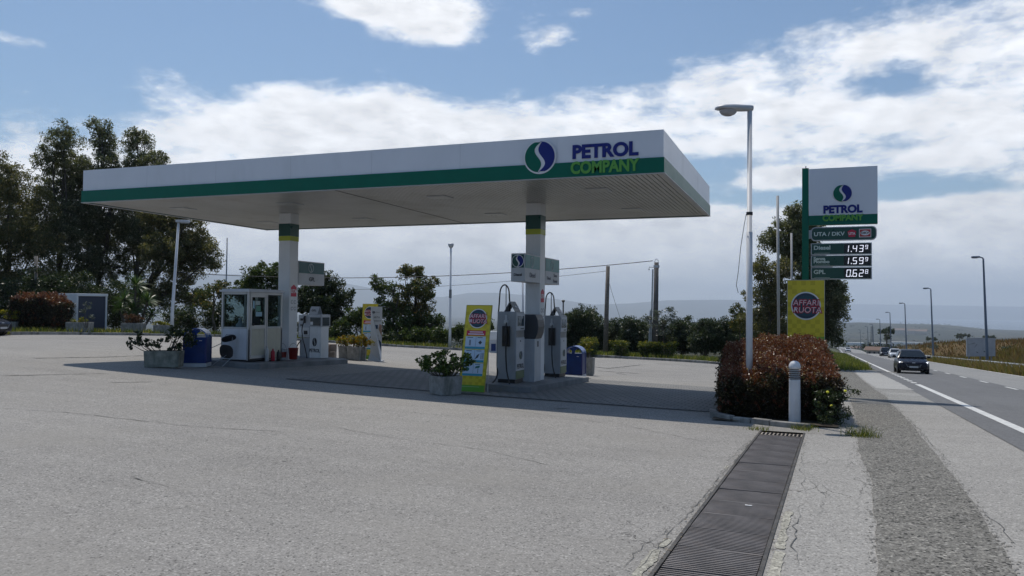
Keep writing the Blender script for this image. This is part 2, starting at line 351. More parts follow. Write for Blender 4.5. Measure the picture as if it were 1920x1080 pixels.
M_white = mat('white_paint', (.72, .73, .74), .42, var=.05, vs=1.2, dirt=((.42, .41, .38), .25, 3))
M_fascia = mat('fascia_white', (.72, .74, .79), .36, var=.03, vs=.7, dirt=((.50, .52, .54), .25, 1.3))
M_green = mat('sign_green', (.001, .125, .080), .38, var=.04, spec=.25)
M_dgreen = mat('deep_green', (.004, .06, .045), .3, var=.05)
M_teal = mat('faded_teal', (.05, .24, .24), .4, var=.06)
M_blue = mat('sign_blue', (.012, .022, .19), .45, spec=.3)
M_lime = mat('lime_letters', (.12, .36, .07), .5, spec=.3)
M_yg = mat('yellow_green_band', (.42, .46, .03), .4)
M_black = mat('black_plastic', (.015, .015, .017), .45)
M_rubber = mat('black_rubber', (.012, .012, .013), .6)
M_dark = mat('dark_grey', (.05, .055, .065), .5, var=.1)
M_grey = mat('grey_paint', (.30, .32, .35), .42, var=.06, dirt=((.2, .2, .19), .3, 4))
M_lgrey = mat('light_grey_paint', (.48, .50, .53), .42, var=.05, dirt=((.3, .3, .28), .3, 4))
M_conc = mat('planter_concrete', (.30, .29, .27), .9, var=.22, vs=7, bump=.5, bs=60, dirt=((.10, .10, .08), .75, 6))
M_kerb = mat('kerb_concrete', (.25, .245, .23), .9, var=.35, vs=3, bump=.9, bs=22, dirt=((.07, .068, .058), .85, 4))
M_island = mat('island_concrete', (.20, .205, .21), .85, var=.2, vs=2, bump=.3)
M_galv = mat('galvanised_steel', (.42, .44, .46), .45, .6, var=.15, vs=5)
M_steel = mat('dull_steel', (.20, .21, .22), .5, .5, var=.2)
M_polewh = mat('pole_white', (.66, .67, .69), .5, var=.08, vs=2, dirt=((.35, .33, .3), .4, 3))
M_bluebin = mat('bin_blue', (.004, .030, .150), .4, var=.15, spec=.35)
M_yellow = mat('banner_yellow', (.70, .57, .03), .45, var=.04)
M_ygreen = mat('banner_green', (.14, .36, .03), .45)
M_red = mat('banner_red', (.55, .02, .06), .45)
M_pale = mat('banner_pale_blue', (.55, .66, .78), .45)
M_cyan = mat('banner_cyan', (.05, .33, .45), .45)
M_navy = mat('badge_navy', (.02, .045, .08), .45)
M_lettw = mat('letter_white', (.78, .78, .8), .45)
M_letdk = mat('letter_dark', (.02, .022, .03), .5)
M_maroon = mat('letter_maroon', (.42, .01, .03), .5)
M_brown = mat('cardboard', (.20, .14, .10), .85, var=.15)
M_redp = mat('red_plastic', (.22, .018, .014), .4, var=.1)
M_bark = mat('bark', (.10, .085, .07), .95, var=.35, vs=6, bump=.8, bs=25)
M_barkpale = mat('bark_pale', (.20, .18, .155), .95, var=.4, vs=4, bump=.6, bs=20)
M_soil = mat('soil', (.06, .045, .03), .95, var=.3)
M_led = mat('led_digits', (.8, .8, .85), .4, emit=((.85, .87, 1), .9))
M_screen = mat('display_glass', (.03, .05, .06), .08)
def glassmat(name, tint, alpha=.35, rough=.04):
    if name in MATS: return MATS[name]
    m = bpy.data.materials.new(name); m.use_nodes = True; n = NT(m.node_tree); b = n.n['Principled BSDF']
    b.inputs['Base Color'].default_value = tint+(1,); b.inputs['Roughness'].default_value = rough
    tr = n.new('ShaderNodeBsdfTransparent'); tr.inputs[0].default_value = (.72, .78, .78, 1)
    mx = n.new('ShaderNodeMixShader'); mx.inputs[0].default_value = alpha; n.l.new(tr.outputs[0], mx.inputs[1]); n.l.new(b.outputs[0], mx.inputs[2])
    n.l.new(mx.outputs[0], n.n['Material Output'].inputs[0]); MATS[name] = m; return m
M_glass = glassmat('window_glass', (.03, .04, .045), .07)
M_carglass = mat('car_glass', (.008, .014, .022), .06, spec=.5)

# ================================================================ terrain
def theta(x, y): return np.degrees(np.arctan2(x, y))+math.degrees(YAW)        # degrees right of the view axis
def pxth(px): return math.degrees(math.atan((px-960)/FOC))
RIDGE = [(-400, 505), (100, 508), (400, 515), (560, 520), (640, 530), (700, 541), (760, 553), (830, 557), (880, 549), (930, 549), (980, 553), (1060, 563), (1110, 571), (1180, 569), (1250, 563), (1350, 562), (1480, 565), (1600, 570), (1900, 575), (2300, 580)]
HEAD = [(1200, 640), (1480, 616), (1540, 608), (1560, 606), (1610, 605), (1660, 607), (1700, 608), (1760, 610), (1800, 613), (1850, 620), (1920, 624), (2100, 628), (2400, 626)]
def vnoise(x, y, s, seed=0):
    x = x/s; y = y/s; xi = np.floor(x).astype(int); yi = np.floor(y).astype(int); fx = x-xi; fy = y-yi
    h = lambda a, b: np.modf(np.abs(np.sin(a*127.1+b*311.7+seed*74.7)*43758.5453))[0]
    fx = fx*fx*(3-2*fx); fy = fy*fy*(3-2*fy)
    return (h(xi, yi)*(1-fx)+h(xi+1, yi)*fx)*(1-fy)+(h(xi, yi+1)*(1-fx)+h(xi+1, yi+1)*fx)*fy-.5
def sst(v, a, b): t = np.clip((v-a)/(b-a), 0, 1); return t*t*(3-2*t)
def farh(x, y):
    d = np.hypot(x, y); th = theta(x, y); th = (th+180) % 360-180; ct = np.maximum(np.cos(np.radians(th)), .3)
    px = 960+FOC*np.tan(np.radians(np.clip(th, -50, 50))); hor = HOR(px); curv = d*d/(2*6.371e6)
    z = far_base(d)
    amp = np.clip(d/4000, .1, 1)*14
    z = z+amp*(vnoise(x, y, 900, 1)+.5*vnoise(x, y, 380, 2)+.25*vnoise(x, y, 160, 3))*sst(d, 400, 2500)*(1-.6*sst(d, 9000, 14000))
    hp = np.interp(px, [p[0] for p in HEAD], [p[1] for p in HEAD])
    hz = 1.6+6500*ct*(hor-hp)/FOC+6500**2/(2*6.371e6)+10*vnoise(x, y, 500, 4)+6*vnoise(x, y, 170, 5)
    right = sst(px, 1250, 1500)
    env = np.exp(-((d-6500)/1300)**2); z = z*(1-env*right)+hz*env*right
    sea = -190.0
    wet = right*sst(d, 7800, 8800)*(1-sst(d, 38000, 42000)*0); z = z*(1-wet)+sea*wet
    bay = sst(px, 1265, 1300)*(1-right*sst(px, 1375, 1400))*sst(d, 11000, 12000)*(1-sst(d, 14500, 15500)); z = z*(1-bay)+sea*bay
    rp = np.interp(px, [p[0] for p in RIDGE], [p[1] for p in RIDGE])
    dm = 20000+12000*sst(px, 1400, 1620); rz = 1.6+dm*ct*(hor-rp)/FOC+dm**2/(2*6.371e6)
    e2 = sst(d, dm-6000, dm)*(1+.10*vnoise(x, y, 3500, 6)+.05*vnoise(x, y, 1200, 7)*(1-sst(d, dm-1500, dm)))
    e2 = np.where(d >= dm-200, 1.0, np.minimum(e2, 1))
    z = np.where(d > dm-6000, z*(1-e2)+rz*e2, z)
    return z-curv
def H(x, y):
    x = np.asarray(x, float); y = np.asarray(y, float); d = np.hypot(x, y); wgt = sst(d, 160, 330)
    z = farh(x, y)
    t = np.zeros_like(z); nr = d < 340
    if nr.any(): t[nr] = ground(x[nr], y[nr])
    z = t*(1-wgt)+z*wgt
    road = .269-.0416*np.minimum(y, 900); off = np.abs(x-(2.966+.0239*y)-3)
    wr = (1-sst(off, 8, 60))*(y > 100)*(1-sst(y, 700, 900))*sst(d, 160, 330); return z*(1-wr)+road*wr
angs = np.concatenate([np.arange(-34, 35.01, .125), np.arange(37, 325, 4.0)])-math.degrees(YAW)
rad = np.concatenate([[.5, 1.5, 3, 5, 7.5], np.exp(np.linspace(math.log(10), math.log(34000), 245))])
A, Rr = np.meshgrid(np.radians(angs), rad); TX = np.sin(A)*Rr; TY = np.cos(A)*Rr
TZ = H(TX, TY)-np.where(Rr < 90, .13, .13*(1-sst(Rr, 90, 200)))
nR, nA = TX.shape; idx = np.arange(nR*nA).reshape(nR, nA); nxt = np.roll(idx, -1, 1)
F = np.stack([idx[:-1], idx[1:], nxt[1:], nxt[:-1]], -1).reshape(-1, 4)
tm = bpy.data.materials.new('terrain'); tm.use_nodes = True; n = NT(tm.node_tree); b = n.n['Principled BSDF']
g = n.new('ShaderNodeNewGeometry'); P = g.outputs['Position']
big = n.voro(P, .0035)['Color']; sc = n.new('ShaderNodeSeparateColor'); n.l.new(big, sc.inputs[0])
f1 = n.noise(P, .02, 6, .6); f2 = n.noise(P, .0012, 5, .6); f3 = n.noise(P, .3, 4, .6)
c = n.mix(n.smooth(sc.outputs[0], .3, .7), (.022, .030, .018), (.070, .064, .040)); c = n.mix(n.smooth(f1, .42, .56), c, (.013, .021, .013))
c = n.mix(n.math('MULTIPLY', n.smooth(sc.outputs[1], .8, .85), n.smooth(f1, .5, .4)), c, (.15, .135, .11)); c = n.mix(n.smooth(f2, .5, .62), c, (.013, .021, .012))
c = n.mix(n.math('MULTIPLY', f3, .4), c, (.034, .036, .020))
n.l.new(c, b.inputs['Base Color']); b.inputs['Roughness'].default_value = .95; b.inputs['Specular IOR Level'].default_value = .1
fast('terrain', np.stack([TX, TY, TZ], -1), F, tm, smooth=True)['kind'] = 'structure'
# the sea
sa = np.radians(np.arange(-8, 50.1, .5)-math.degrees(YAW)); sr = np.linspace(7500, 36000, 130); A, Rr = np.meshgrid(sa, sr)
sx, sy = np.sin(A)*Rr, np.cos(A)*Rr; nR, nA = sx.shape; idx = np.arange(nR*nA).reshape(nR, nA)
F = np.stack([idx[:-1, :-1], idx[1:, :-1], idx[1:, 1:], idx[:-1, 1:]], -1).reshape(-1, 4)
ms = bpy.data.materials.new('sea'); ms.use_nodes = True; n = NT(ms.node_tree); b = n.n['Principled BSDF']; b.inputs['Base Color'].default_value = (.02, .07, .13, 1); b.inputs['Roughness'].default_value = .35
g = n.new('ShaderNodeNewGeometry'); bp = n.new('ShaderNodeBump'); bp.inputs['Distance'].default_value = 6; bp.inputs['Strength'].default_value = .6; n.l.new(n.noise(g.outputs['Position'], .02, 6, .7), bp.inputs['Height']); n.l.new(bp.outputs[0], b.inputs['Normal'])
fast('sea', np.stack([sx, sy, -152-Rr*Rr/(2*6.371e6)], -1), F, ms, smooth=True)['kind'] = 'structure'

# ================================================================ paved surfaces
def loft(name, ys, xl, xr, nx, dz, m, kind='structure', rag=0.0, seed=0, zf=None):
    ys = np.asarray(ys, float); r = np.random.default_rng(seed)
    L = np.array([xl(y) for y in ys]); Rg = np.array([xr(y) for y in ys])
    if rag:
        def wob(): 
            a = r.normal(0, 1, len(ys)); k = np.array([1, 2, 3, 2, 1])/9; return rag*(np.convolve(a, k, 'same')*1.2+.5*r.normal(0, 1, len(ys)))
        L = L+wob(); Rg = Rg+wob()
    t = np.linspace(0, 1, nx+1); X = L[:, None]*(1-t)+Rg[:, None]*t; Y = np.repeat(ys[:, None], nx+1, 1)
    Z = (zf or H)(X, Y)+dz; i = np.arange(X.size).reshape(X.shape)
    F = np.stack([i[:-1, :-1], i[:-1, 1:], i[1:, 1:], i[1:, :-1]], -1).reshape(-1, 4)
    o = fast(name, np.stack([X, Y, Z], -1), F, m, smooth=True); setp(o, kind=kind); return o
KERB = [stuff for stuff in [at_depth(px, py, Z)[:2] for px, py, Z in [(20, 628, 35), (150, 628, 38), (320, 630, 41), (480, 634, 43), (640, 644, 45), (845, 656, 46), (1060, 667, 44), (1240, 676, 41.5), (1360, 684, 39)]]]
KX = [k[0] for k in KERB]; KY = [k[1] for k in KERB]
def gcx(y): return -.62+(y-5.2)*.028          # centre line of the grate
GW = .33
def fxl(y): return float(np.interp(y, [-30]+KY[:6]+[42.3], [-36.0]+KX[:6]+[-14.0])) if y > KY[0] else -34.0
def fxr(y):
    if y <= 13.15: return gcx(y)-GW
    return float(np.interp(y, [13.16, 38, 39.6, 40.3, 41.6, 42.3], [.6, .9, -1.5, KX[8], KX[7], KX[6]]))
M_fore = groundmat('forecourt_asphalt', (.264, .252, .235), speck=.7, scale=80, blot=.16, warm=(.27, .255, .23), cracks=(-1.25, -.6, 4, 13, 3.6, .022))
ys = np.concatenate([np.arange(-5, 13.15, .5), [13.149, 13.151], np.arange(13.3, 42.3, .35)])
loft('forecourt', ys, fxl, fxr, 90, 0, M_fore)
M_apron = groundmat('apron_asphalt', (.300, .288, .268), speck=.6, scale=75, blot=.12, cracks=(-.35, .6, 3, 24, 1.7, .014))
def axl(y): return gcx(y)+GW if y <= 13.15 else .6
def shx(y): return float(np.interp(y, [-10, 12.9, 18.8, 28.7, 40, 60], [2.3, 2.79, 2.94, 3.14, 3.45, 3.7]))
loft('verge_pavement', np.concatenate([np.arange(-6, 13.15, .5), [13.149, 13.151], np.arange(13.3, 60, .5)]), axl, lambda y: 2.966+.0239*y-.1, 12, 0, M_apron)
M_gravel = groundmat('worn_gravel_asphalt', (.155, .148, .132), speck=1.5, scale=52, blot=.14, cracks=(.2, 2.5, 12, 40, 1.2, .012))
def grl(y): return float(np.interp(y, [-6, 5.25, 5.5, 9, 11.5, 14.6, 22.5, 30, 52], [-.24, -.24, .40, .60, .60, .76, .98, 1.1, 1.3]))
def grr(y): return float(np.interp(y, [-6, 4.5, 6.5, 9.6, 17.4, 20.9, 24, 27.5, 35, 52], [1.5, 1.1, 1.28, 1.45, 1.74, 1.82, 2.0, 1.95, 2.0, 2.3]))
loft('worn_gravel_strip', np.arange(-6, 52, .12), grl, grr, 8, .004, M_gravel, rag=.009, seed=3)
M_midas = groundmat('patched_asphalt', (.25, .245, .23), speck=.7, scale=50, blot=.2)
loft('asphalt_patch', np.arange(21.5, 28.3, .12), lambda y: grr(y)-.03, lambda y: shx(y)-.06, 6, .005, M_midas, rag=.02, seed=4)
loft('asphalt_patch', np.arange(20.4, 22.4, .1), lambda y: grl(y)+.1, lambda y: grr(y)-.05, 6, .009, groundmat('tar_patch', (.13, .13, .125), speck=.6, scale=50, blot=.2), rag=.03, seed=14)
M_road = groundmat('road_asphalt', (.140, .142, .146), speck=.35, scale=40, blot=.13)
M_roadl = groundmat('old_road_asphalt', (.25, .25, .245), speck=.35, scale=40, blot=.1)
rys = np.concatenate([np.arange(-15, 80, 1.0), np.exp(np.linspace(math.log(80), math.log(880), 120))])
def rz(X, Y): return H(X, Y)+np.where(Y > 60, np.minimum(.0012*(Y-60), .5), 0)
def rx(off): return lambda y: 2.966+.0239*y+off
loft('road', rys, rx(-.6), rx(3.15), 10, .008, M_road, rag=.0, zf=rz)
loft('road_shoulder', np.arange(-8, 60, .15), lambda y: shx(y), rx(-.55), 4, .006, groundmat('shoulder_asphalt', (.095, .095, .095), speck=.6, scale=50, blot=.15), rag=.03, seed=5)
loft('road', rys, rx(3.152), rx(6.9), 10, .004, M_roadl, zf=rz)
M_line = mat('road_paint', (.62, .62, .60), .7, var=.12, vs=5, dirt=((.2, .2, .2), .45, 9))
def lines(name, segs, off, wd):
    V = []; Fc = []
    for y0, y1 in segs:
        yy = np.arange(y0, y1+.01, min(1.0, (y1-y0)/2)) if y1 < 90 else np.linspace(y0, y1, max(3, int((y1-y0)/6)))
        for k, y in enumerate(yy):
            for s in (-wd/2, wd/2):
                x = 2.966+.0239*y+off+s; V.append((x, y, float(rz(np.array([x]), np.array([y]))[0])+.0125+.00015*max(0, y-40)))
            if k: n_ = len(V); Fc.append((n_-4, n_-3, n_-1, n_-2))
    o = fast(name, V, Fc, M_line); setp(o, kind='structure')
lines('road_marking', [(-10, 33.4)]+[(33.9+1.75*k, 34.8+1.75*k) for k in range(8)]+[(48.4, 90), (90, 860)], 0, .19)
lines('road_marking', [(31.7-5.6*k, 34.5-5.6*k) for k in range(0, 7)]+[(37.3+5.6*k, 40.1+5.6*k) for k in range(60)], 2.98, .12)
lines('road_marking', [(-10, 90), (90, 860)], 6.3, .15)
# the pale slab between strip and road
pl = lambda y: float(np.interp(y, [27.5, 33, 42, 50], [2.0, 2.02, 2.15, 2.45])); pr = lambda y: float(np.interp(y, [27.5, 33, 42, 50], [3.1, 3.2, 3.35, 3.2]))
loft('pale_concrete_slab', np.arange(28.2, 50, .2), pl, pr, 5, .012, groundmat('pale_slab', (.36, .352, .335), speck=.35, scale=50, blot=.08), rag=.025, seed=6)
# block paving and its front channel
M_pave = bpy.data.materials.new('block_paving'); M_pave.use_nodes = True; n = NT(M_pave.node_tree); b = n.n['Principled BSDF']
tc = n.new('ShaderNodeTexCoord'); br = n.new('ShaderNodeTexBrick'); n.l.new(tc.outputs['Object'], br.inputs['Vector'])
for k, v in (('Scale', 1.0), ('Brick Width', .22), ('Row Height', .24), ('Mortar Size', .016), ('Mortar Smooth', .2)): br.inputs[k].default_value = v
br.inputs['Color1'].default_value = (.235, .23, .22, 1); br.inputs['Color2'].default_value = (.195, .19, .185, 1); br.inputs['Mortar'].default_value = (.085, .085, .08, 1)
cc = n.mix(n.math('MULTIPLY', n.smooth(n.noise(tc.outputs['Object'], .6, 5), .4, .7), .5), br.outputs['Color'], (.14, .14, .135)); n.l.new(cc, b.inputs['Base Color']); b.inputs['Roughness'].default_value = .85
bp = n.new('ShaderNodeBump'); bp.inputs['Distance'].default_value = .01; bp.invert = True; n.l.new(br.outputs['Fac'], bp.inputs['Height']); n.l.new(bp.outputs[0], b.inputs['Normal'])
def pvf(x): return 15.55+.02*(x+6)
def slabx(name, x0, x1, yf, yr, dz, m, n1=60, n2=24):
    xs = np.linspace(x0, x1, n1); X = np.repeat(xs[:, None], n2, 1); Y = np.array([np.linspace(yf(x), yr(x), n2) for x in xs]); Z = H(X, Y)+dz
    i = np.arange(X.size).reshape(X.shape); F = np.stack([i[:-1, :-1], i[1:, :-1], i[1:, 1:], i[:-1, 1:]], -1).reshape(-1, 4)
    return setp(fast(name, np.stack([X, Y, Z], -1), F, m, smooth=True), kind='structure')
slabx('block_paving', -11.4, .3, lambda x: pvf(x), lambda x: 23.6, .005, M_pave)
slabx('paving_channel', -11.4, .3, lambda x: pvf(x)-.13, lambda x: pvf(x)-.003, .009, mat('channel_tar', (.03, .03, .03), .9, var=.3), n2=3)
# drain: channel walls, edge irons, grate panels
b = MB(); ye = np.arange(2.6, 13.2, .5)
def gp(x, y, dz=0): return (x, y, gz(x, y)+dz)
for y0, y1 in zip(ye[:-1], ye[1:]):
    for s in (-1, 1):
        a, c2 = gcx(y0)+s*GW, gcx(y1)+s*GW; b.add([gp(a, y0, .002), gp(c2, y1, .002), gp(c2, y1, -.4), gp(a, y0, -.4)], [(0, 1, 2, 3)])
    b.add([gp(gcx(y0)-GW, y0, -.38), gp(gcx(y0)+GW, y0, -.38), gp(gcx(y1)+GW, y1, -.38), gp(gcx(y1)-GW, y1, -.38)], [(0, 1, 2, 3)])
setp(b.build('drain_channel', mat('drain_dark', (.035, .033, .03), .9, var=.3)), kind='structure')
for s in (-1, 1):
    b = MB()
    for y0, y1 in zip(ye[:-1], ye[1:]):
        x0, x1 = gcx(y0)+s*(GW-.012), gcx(y1)+s*(GW-.012)
        for dx, z0, z1 in ((.014, -.05, .012),):
            v = [gp(x0-dx, y0, z0), gp(x0+dx, y0, z0), gp(x1+dx, y1, z0), gp(x1-dx, y1, z0), gp(x0-dx, y0, z1), gp(x0+dx, y0, z1), gp(x1+dx, y1, z1), gp(x1-dx, y1, z1)]
            b.add(v, [(0, 1, 2, 3), (4, 7, 6, 5), (0, 4, 5, 1), (2, 6, 7, 3), (1, 5, 6, 2), (0, 3, 7, 4)])
    o = b.build('grate_edge_iron', mat('edge_iron', (.07, .065, .06), .6, .4, var=.4, vs=8)); setp(o, 'long iron edge rail along the %s side of the drain' % ('forecourt' if s < 0 else 'roadside'), 'edge rail')
M_grate = mat('grate_iron', (.17, .155, .150), .6, .3, var=.35, vs=3, dirt=((.12, .09, .07), .5, 6))
PL = .56
def panel_mesh():
    b = MB(); hw = GW-.034; nb = 14; p = PL/nb
    for k in range(nb): b.box(-hw, hw, k*p, k*p+.020, -.024, 0)
    for x in (-hw, -.004, hw-.008): b.box(x, x+.008, 0, PL-.012, -.030, -.006)
    return b
proto = None; k = 0; y = 3.0
words = ['first', 'second', 'third', 'fourth', 'fifth', 'sixth', 'seventh', 'eighth', 'ninth', 'tenth', 'eleventh', 'twelfth', 'thirteenth', 'fourteenth', 'fifteenth', 'sixteenth', 'seventeenth', 'eighteenth', 'nineteenth']
ypan = [y+PL*1.003*i for i in range(18) if y+PL*1.003*i < 12.3]
for i, y in enumerate(ypan):
    z0 = gz(gcx(y), y); z1 = gz(gcx(y+PL), y+PL)
    if proto is None: proto = panel_mesh().build('drain_grate', M_grate); o = proto
    else: o = proto.copy(); COL.objects.link(o)
    o.location = (gcx(y), y, z0+.006+random.uniform(-.002, .003)); o.rotation_euler = (math.atan2(z1-z0, PL)+random.uniform(-.006, .006), random.uniform(-.01, .01), -.028)
    r_ = len(ypan)-i
    setp(o, 'dark iron drain grate panel of fine bars, %s' % ('touching the coarse end grate' if r_ == 1 else ('the %s from the coarse end grate' % words[r_-1])), 'drain grate', 'grate panels in the drain')
yb = ypan[-1]+PL*1.02; b = MB()
for i in range(11): b.box(-.29+i*.057, -.29+i*.057+.022, 0, .34, -.03, 0)
for yy_ in (0, .33): b.box(-.30, .305, yy_, yy_+.012, -.035, -.002)
o = b.build('drain_grate', mat('rusty_grate', (.30, .26, .22), .8, .3, var=.3)); o.location = (gcx(yb), yb, gz(gcx(yb), yb)+.008); o.rotation_euler = (-.04, 0, -.028)
setp(o, 'coarse rusty end grate with lengthwise bars, touching the hedge kerb', 'drain grate')
# broken pale cement edging on both sides of the drain
M_cem = groundmat('cement_edging', (.34, .325, .275), speck=.7, scale=60, blot=.3)
for i, (a, c2, s, wd) in enumerate([(4.2, 5.65, -1, .07), (5.72, 5.95, -1, .055), (4.4, 5.95, 1, .07), (6.0, 7.3, 1, .06), (9.2, 9.45, -1, .03)]):
    loft('cement_edging', np.arange(a, c2, .045), lambda y: gcx(y)+s*(GW+.035) if s > 0 else gcx(y)-GW-.035-wd, lambda y: gcx(y)+GW+.035+wd if s > 0 else gcx(y)-GW-.035, 3, .006, M_cem, rag=.008, seed=20+i)
b = MB(); sx_, sy_, sz2 = gcx(7.35)+.05, 7.35, gz(gcx(7.35), 7.35)+.012; b.prism([(-.03, -.012), (.025, -.016), (.03, .012), (.0, .006), (-.028, .016)], .002, lambda u, v, w: (sx_+u, sy_+v, sz2+w)); setp(b.build('paper_scrap', mat('scrap_white', (.75, .75, .75), .6)), 'tiny white paper scrap lying on the drain grate', 'litter')
V = []; F = []; rr = np.random.default_rng(31)
for k in range(260):
    y = 4.5+rr.random()*8.4; sd_ = rr.choice([-1, 1]); x = gcx(y)+sd_*(GW-.03+abs(rr.normal(0, .05))); z = gz(x, y)+.014; a = rr.uniform(0, 6.28); l = rr.uniform(.006, .018); i0 = len(V)
    for du, dv in ((-1, 0), (0, .4), (1, 0), (0, -.4)): V.append((x+l*(du*math.cos(a)-dv*math.sin(a)), y+l*(du*math.sin(a)+dv*math.cos(a)), z+rr.uniform(0, .004)))
    F.append((i0, i0+1, i0+2, i0+3))
setp(fast('leaf_litter', V, F, leafmat('dead_leaf', (.08, .055, .03), (.20, .15, .09), None, rough=.8, trans=.1)), 'dead leaves and bits gathered along the drain edges', kind='stuff')
# ---- kerbs: individual stones
def kerb_run(name, pts, label, w_=.16, h_=.13, seg=1.0, jit=.012, m=M_kerb, seed=1):
    r = random.Random(seed); b = MB(); L = 0
    for p, q in zip(pts[:-1], pts[1:]):
        p = Vector(p).to_2d() if len(p) > 2 else Vector(p); q = Vector(q); d = (q-p); n_ = max(1, round(d.length/seg)); d /= n_
        for i in range(n_):
            a = p+d*i; c_ = a+d*(1-.02/d.length); mid = (a+c_)/2; z = gz(mid.x, mid.y); dz = gz(c_.x, c_.y)-gz(a.x, a.y); ln = (c_-a).length
            rz_ = math.atan2(d.y, d.x)
            b.cbox((mid.x+r.uniform(-jit, jit), mid.y+r.uniform(-jit, jit), z+h_/2-.06+r.uniform(-jit, jit)), (ln, w_, h_+.12), rz_+r.uniform(-.01, .01), 0, -math.atan2(dz, ln))
    o = b.build(name, m, bevel=.012); return setp(o, label, 'kerb')
kerb_run('rear_kerb', [tuple(k) for k in KERB], 'low concrete kerb along the far edge of the forecourt')
# ---- planted ground behind the rear kerb, hedge bed, field
def band(name, pts, wd, dz, m, side=1):
    V = []; F = []
    P = [Vector(p) for p in pts]
    for i, p in enumerate(P):
        d = (P[min(i+1, len(P)-1)]-P[max(i-1, 0)]).normalized(); nrm = Vector((-d.y, d.x))*side
        for j in range(9):
            q = p+nrm*(wd*j/8); V.append((q.x, q.y, float(H(np.array([q.x]), np.array([q.y]))[0])+dz))
        if i:
            for j in range(8): a = (i-1)*9+j; F.append((a, a+9, a+10, a+1))
    return setp(fast(name, V, F, m, smooth=True), kind='structure')
M_grassg = mat('grass_ground', (.050, .058, .024), .95, var=.35, vs=.8)
kk = [tuple(k) for k in KERB]; fine = []
for p, q in zip(kk[:-1], kk[1:]):
    for t in np.linspace(0, 1, 8)[:-1]: fine.append((p[0]*(1-t)+q[0]*t, p[1]*(1-t)+q[1]*t))
fine.append(kk[-1])
band('planted_strip', fine, 16, .03, M_grassg)
M_field = bpy.data.materials.new('field'); M_field.use_nodes = True; n = NT(M_field.node_tree); b = n.n['Principled BSDF']; tc = n.new('ShaderNodeTexCoord'); v = tc.outputs['Object']
c = n.mix(n.smooth(n.noise(v, .09, 6, .6), .4, .6), (.125, .080, .036), (.095, .072, .030)); c = n.mix(n.smooth(n.noise(v, .6, 5, .65), .60, .75), c, (.05, .05, .02)); c = n.mix(n.smooth(n.noise(v, 2.5, 4, .6), .5, .75), c, (.16, .12, .055))
n.l.new(c, b.inputs['Base Color']); b.inputs['Roughness'].default_value = .95; b.inputs['Specular IOR Level'].default_value = .1
loft('field', np.concatenate([np.arange(-5, 60, 1.5), np.exp(np.linspace(math.log(60), math.log(240), 60))]), rx(6.85), lambda y: 2.966+.0239*y+14+.55*max(y, 0), 40, .002, M_field)
loft('roadside_verge', np.concatenate([np.arange(51, 120, 1.5), np.exp(np.linspace(math.log(120), math.log(600), 60))]), lambda y: 2.966+.0239*y-9, rx(-.55), 12, .01, M_grassg)
bpy.context.view_layer.update()

# cracks and tar joints seen as thin dark lines on the forecourt
def crackline(pxs, wd, seed):
    P = [Vector(hit(*p)[:2]) for p in pxs]; r = random.Random(seed); pts = []
    for a, c_ in zip(P[:-1], P[1:]):
        n_ = max(2, int((c_-a).length/.12))
        for k in range(n_): q = a.lerp(c_, k/n_); pts.append(q+Vector((r.uniform(-1, 1), r.uniform(-1, 1)))*(.03 if wd < .02 else .02))
    V = []; F = []
    for k, p in enumerate(pts):
        d = (pts[min(k+1, len(pts)-1)]-pts[max(k-1, 0)]).normalized(); w_ = wd*(r.uniform(.15, .9) if wd < .02 else r.uniform(.3, 1.1))*(1 if 0 < k < len(pts)-1 else .1)
        for s_ in (-1, 1): V.append((p.x-d.y*w_*s_, p.y+d.x*w_*s_, gz(p.x-d.y*w_*s_, p.y+d.x*w_*s_)+.0065))
        if k: n_ = len(V); F.append((n_-4, n_-3, n_-1, n_-2))
    setp(fast('pavement_crack', V, F, mat('crack_tar', (.10, .098, .092), .9, var=.3)), kind='structure')
for k, (q, w_) in enumerate([([(1068, 683), (1140, 691), (1168, 688), (1203, 684)], .10), ([(1120, 695), (1205, 701)], .07), ([(1155, 700), (1180, 703)], .05), ([(1230, 682), (1350, 689)], .05), ([(0, 705), (90, 703), (210, 700)], .03), ([(60, 672), (190, 670), (330, 665)], .05), ([(200, 718), (300, 716)], .025), ([(0, 765), (140, 775), (360, 800), (560, 812)], .012), ([(240, 895), (300, 908), (345, 922)], .010), ([(850, 752), (1000, 775), (1180, 800), (1330, 830)], .010), ([(620, 800), (760, 826), (900, 842), (1060, 880)], .008), ([(235, 930), (240, 931)], .01), ([(1035, 766), (1085, 767)], .04), ([(1408, 826), (1378, 866), (1352, 895), (1318, 938), (1268, 990), (1222, 1048), (1196, 1078)], .007), ([(1398, 832), (1366, 868), (1330, 920), (1290, 962)], .004), ([(1256, 985), (1200, 1030), (1150, 1076)], .004), ([(1510, 830), (1502, 880), (1512, 930)], .004), ([(1496, 960), (1488, 1010), (1492, 1076)], .005), ([(1520, 900), (1545, 930), (1538, 975)], .003), ([(1560, 1010), (1600, 1020), (1655, 1035)], .003), ([(1530, 1030), (1500, 1040), (1560, 1060)], .003), ([(1700, 782), (1750, 836), (1780, 870)], .005), ([(1850, 960), (1905, 1030)], .004)]): crackline(q, w_, k)
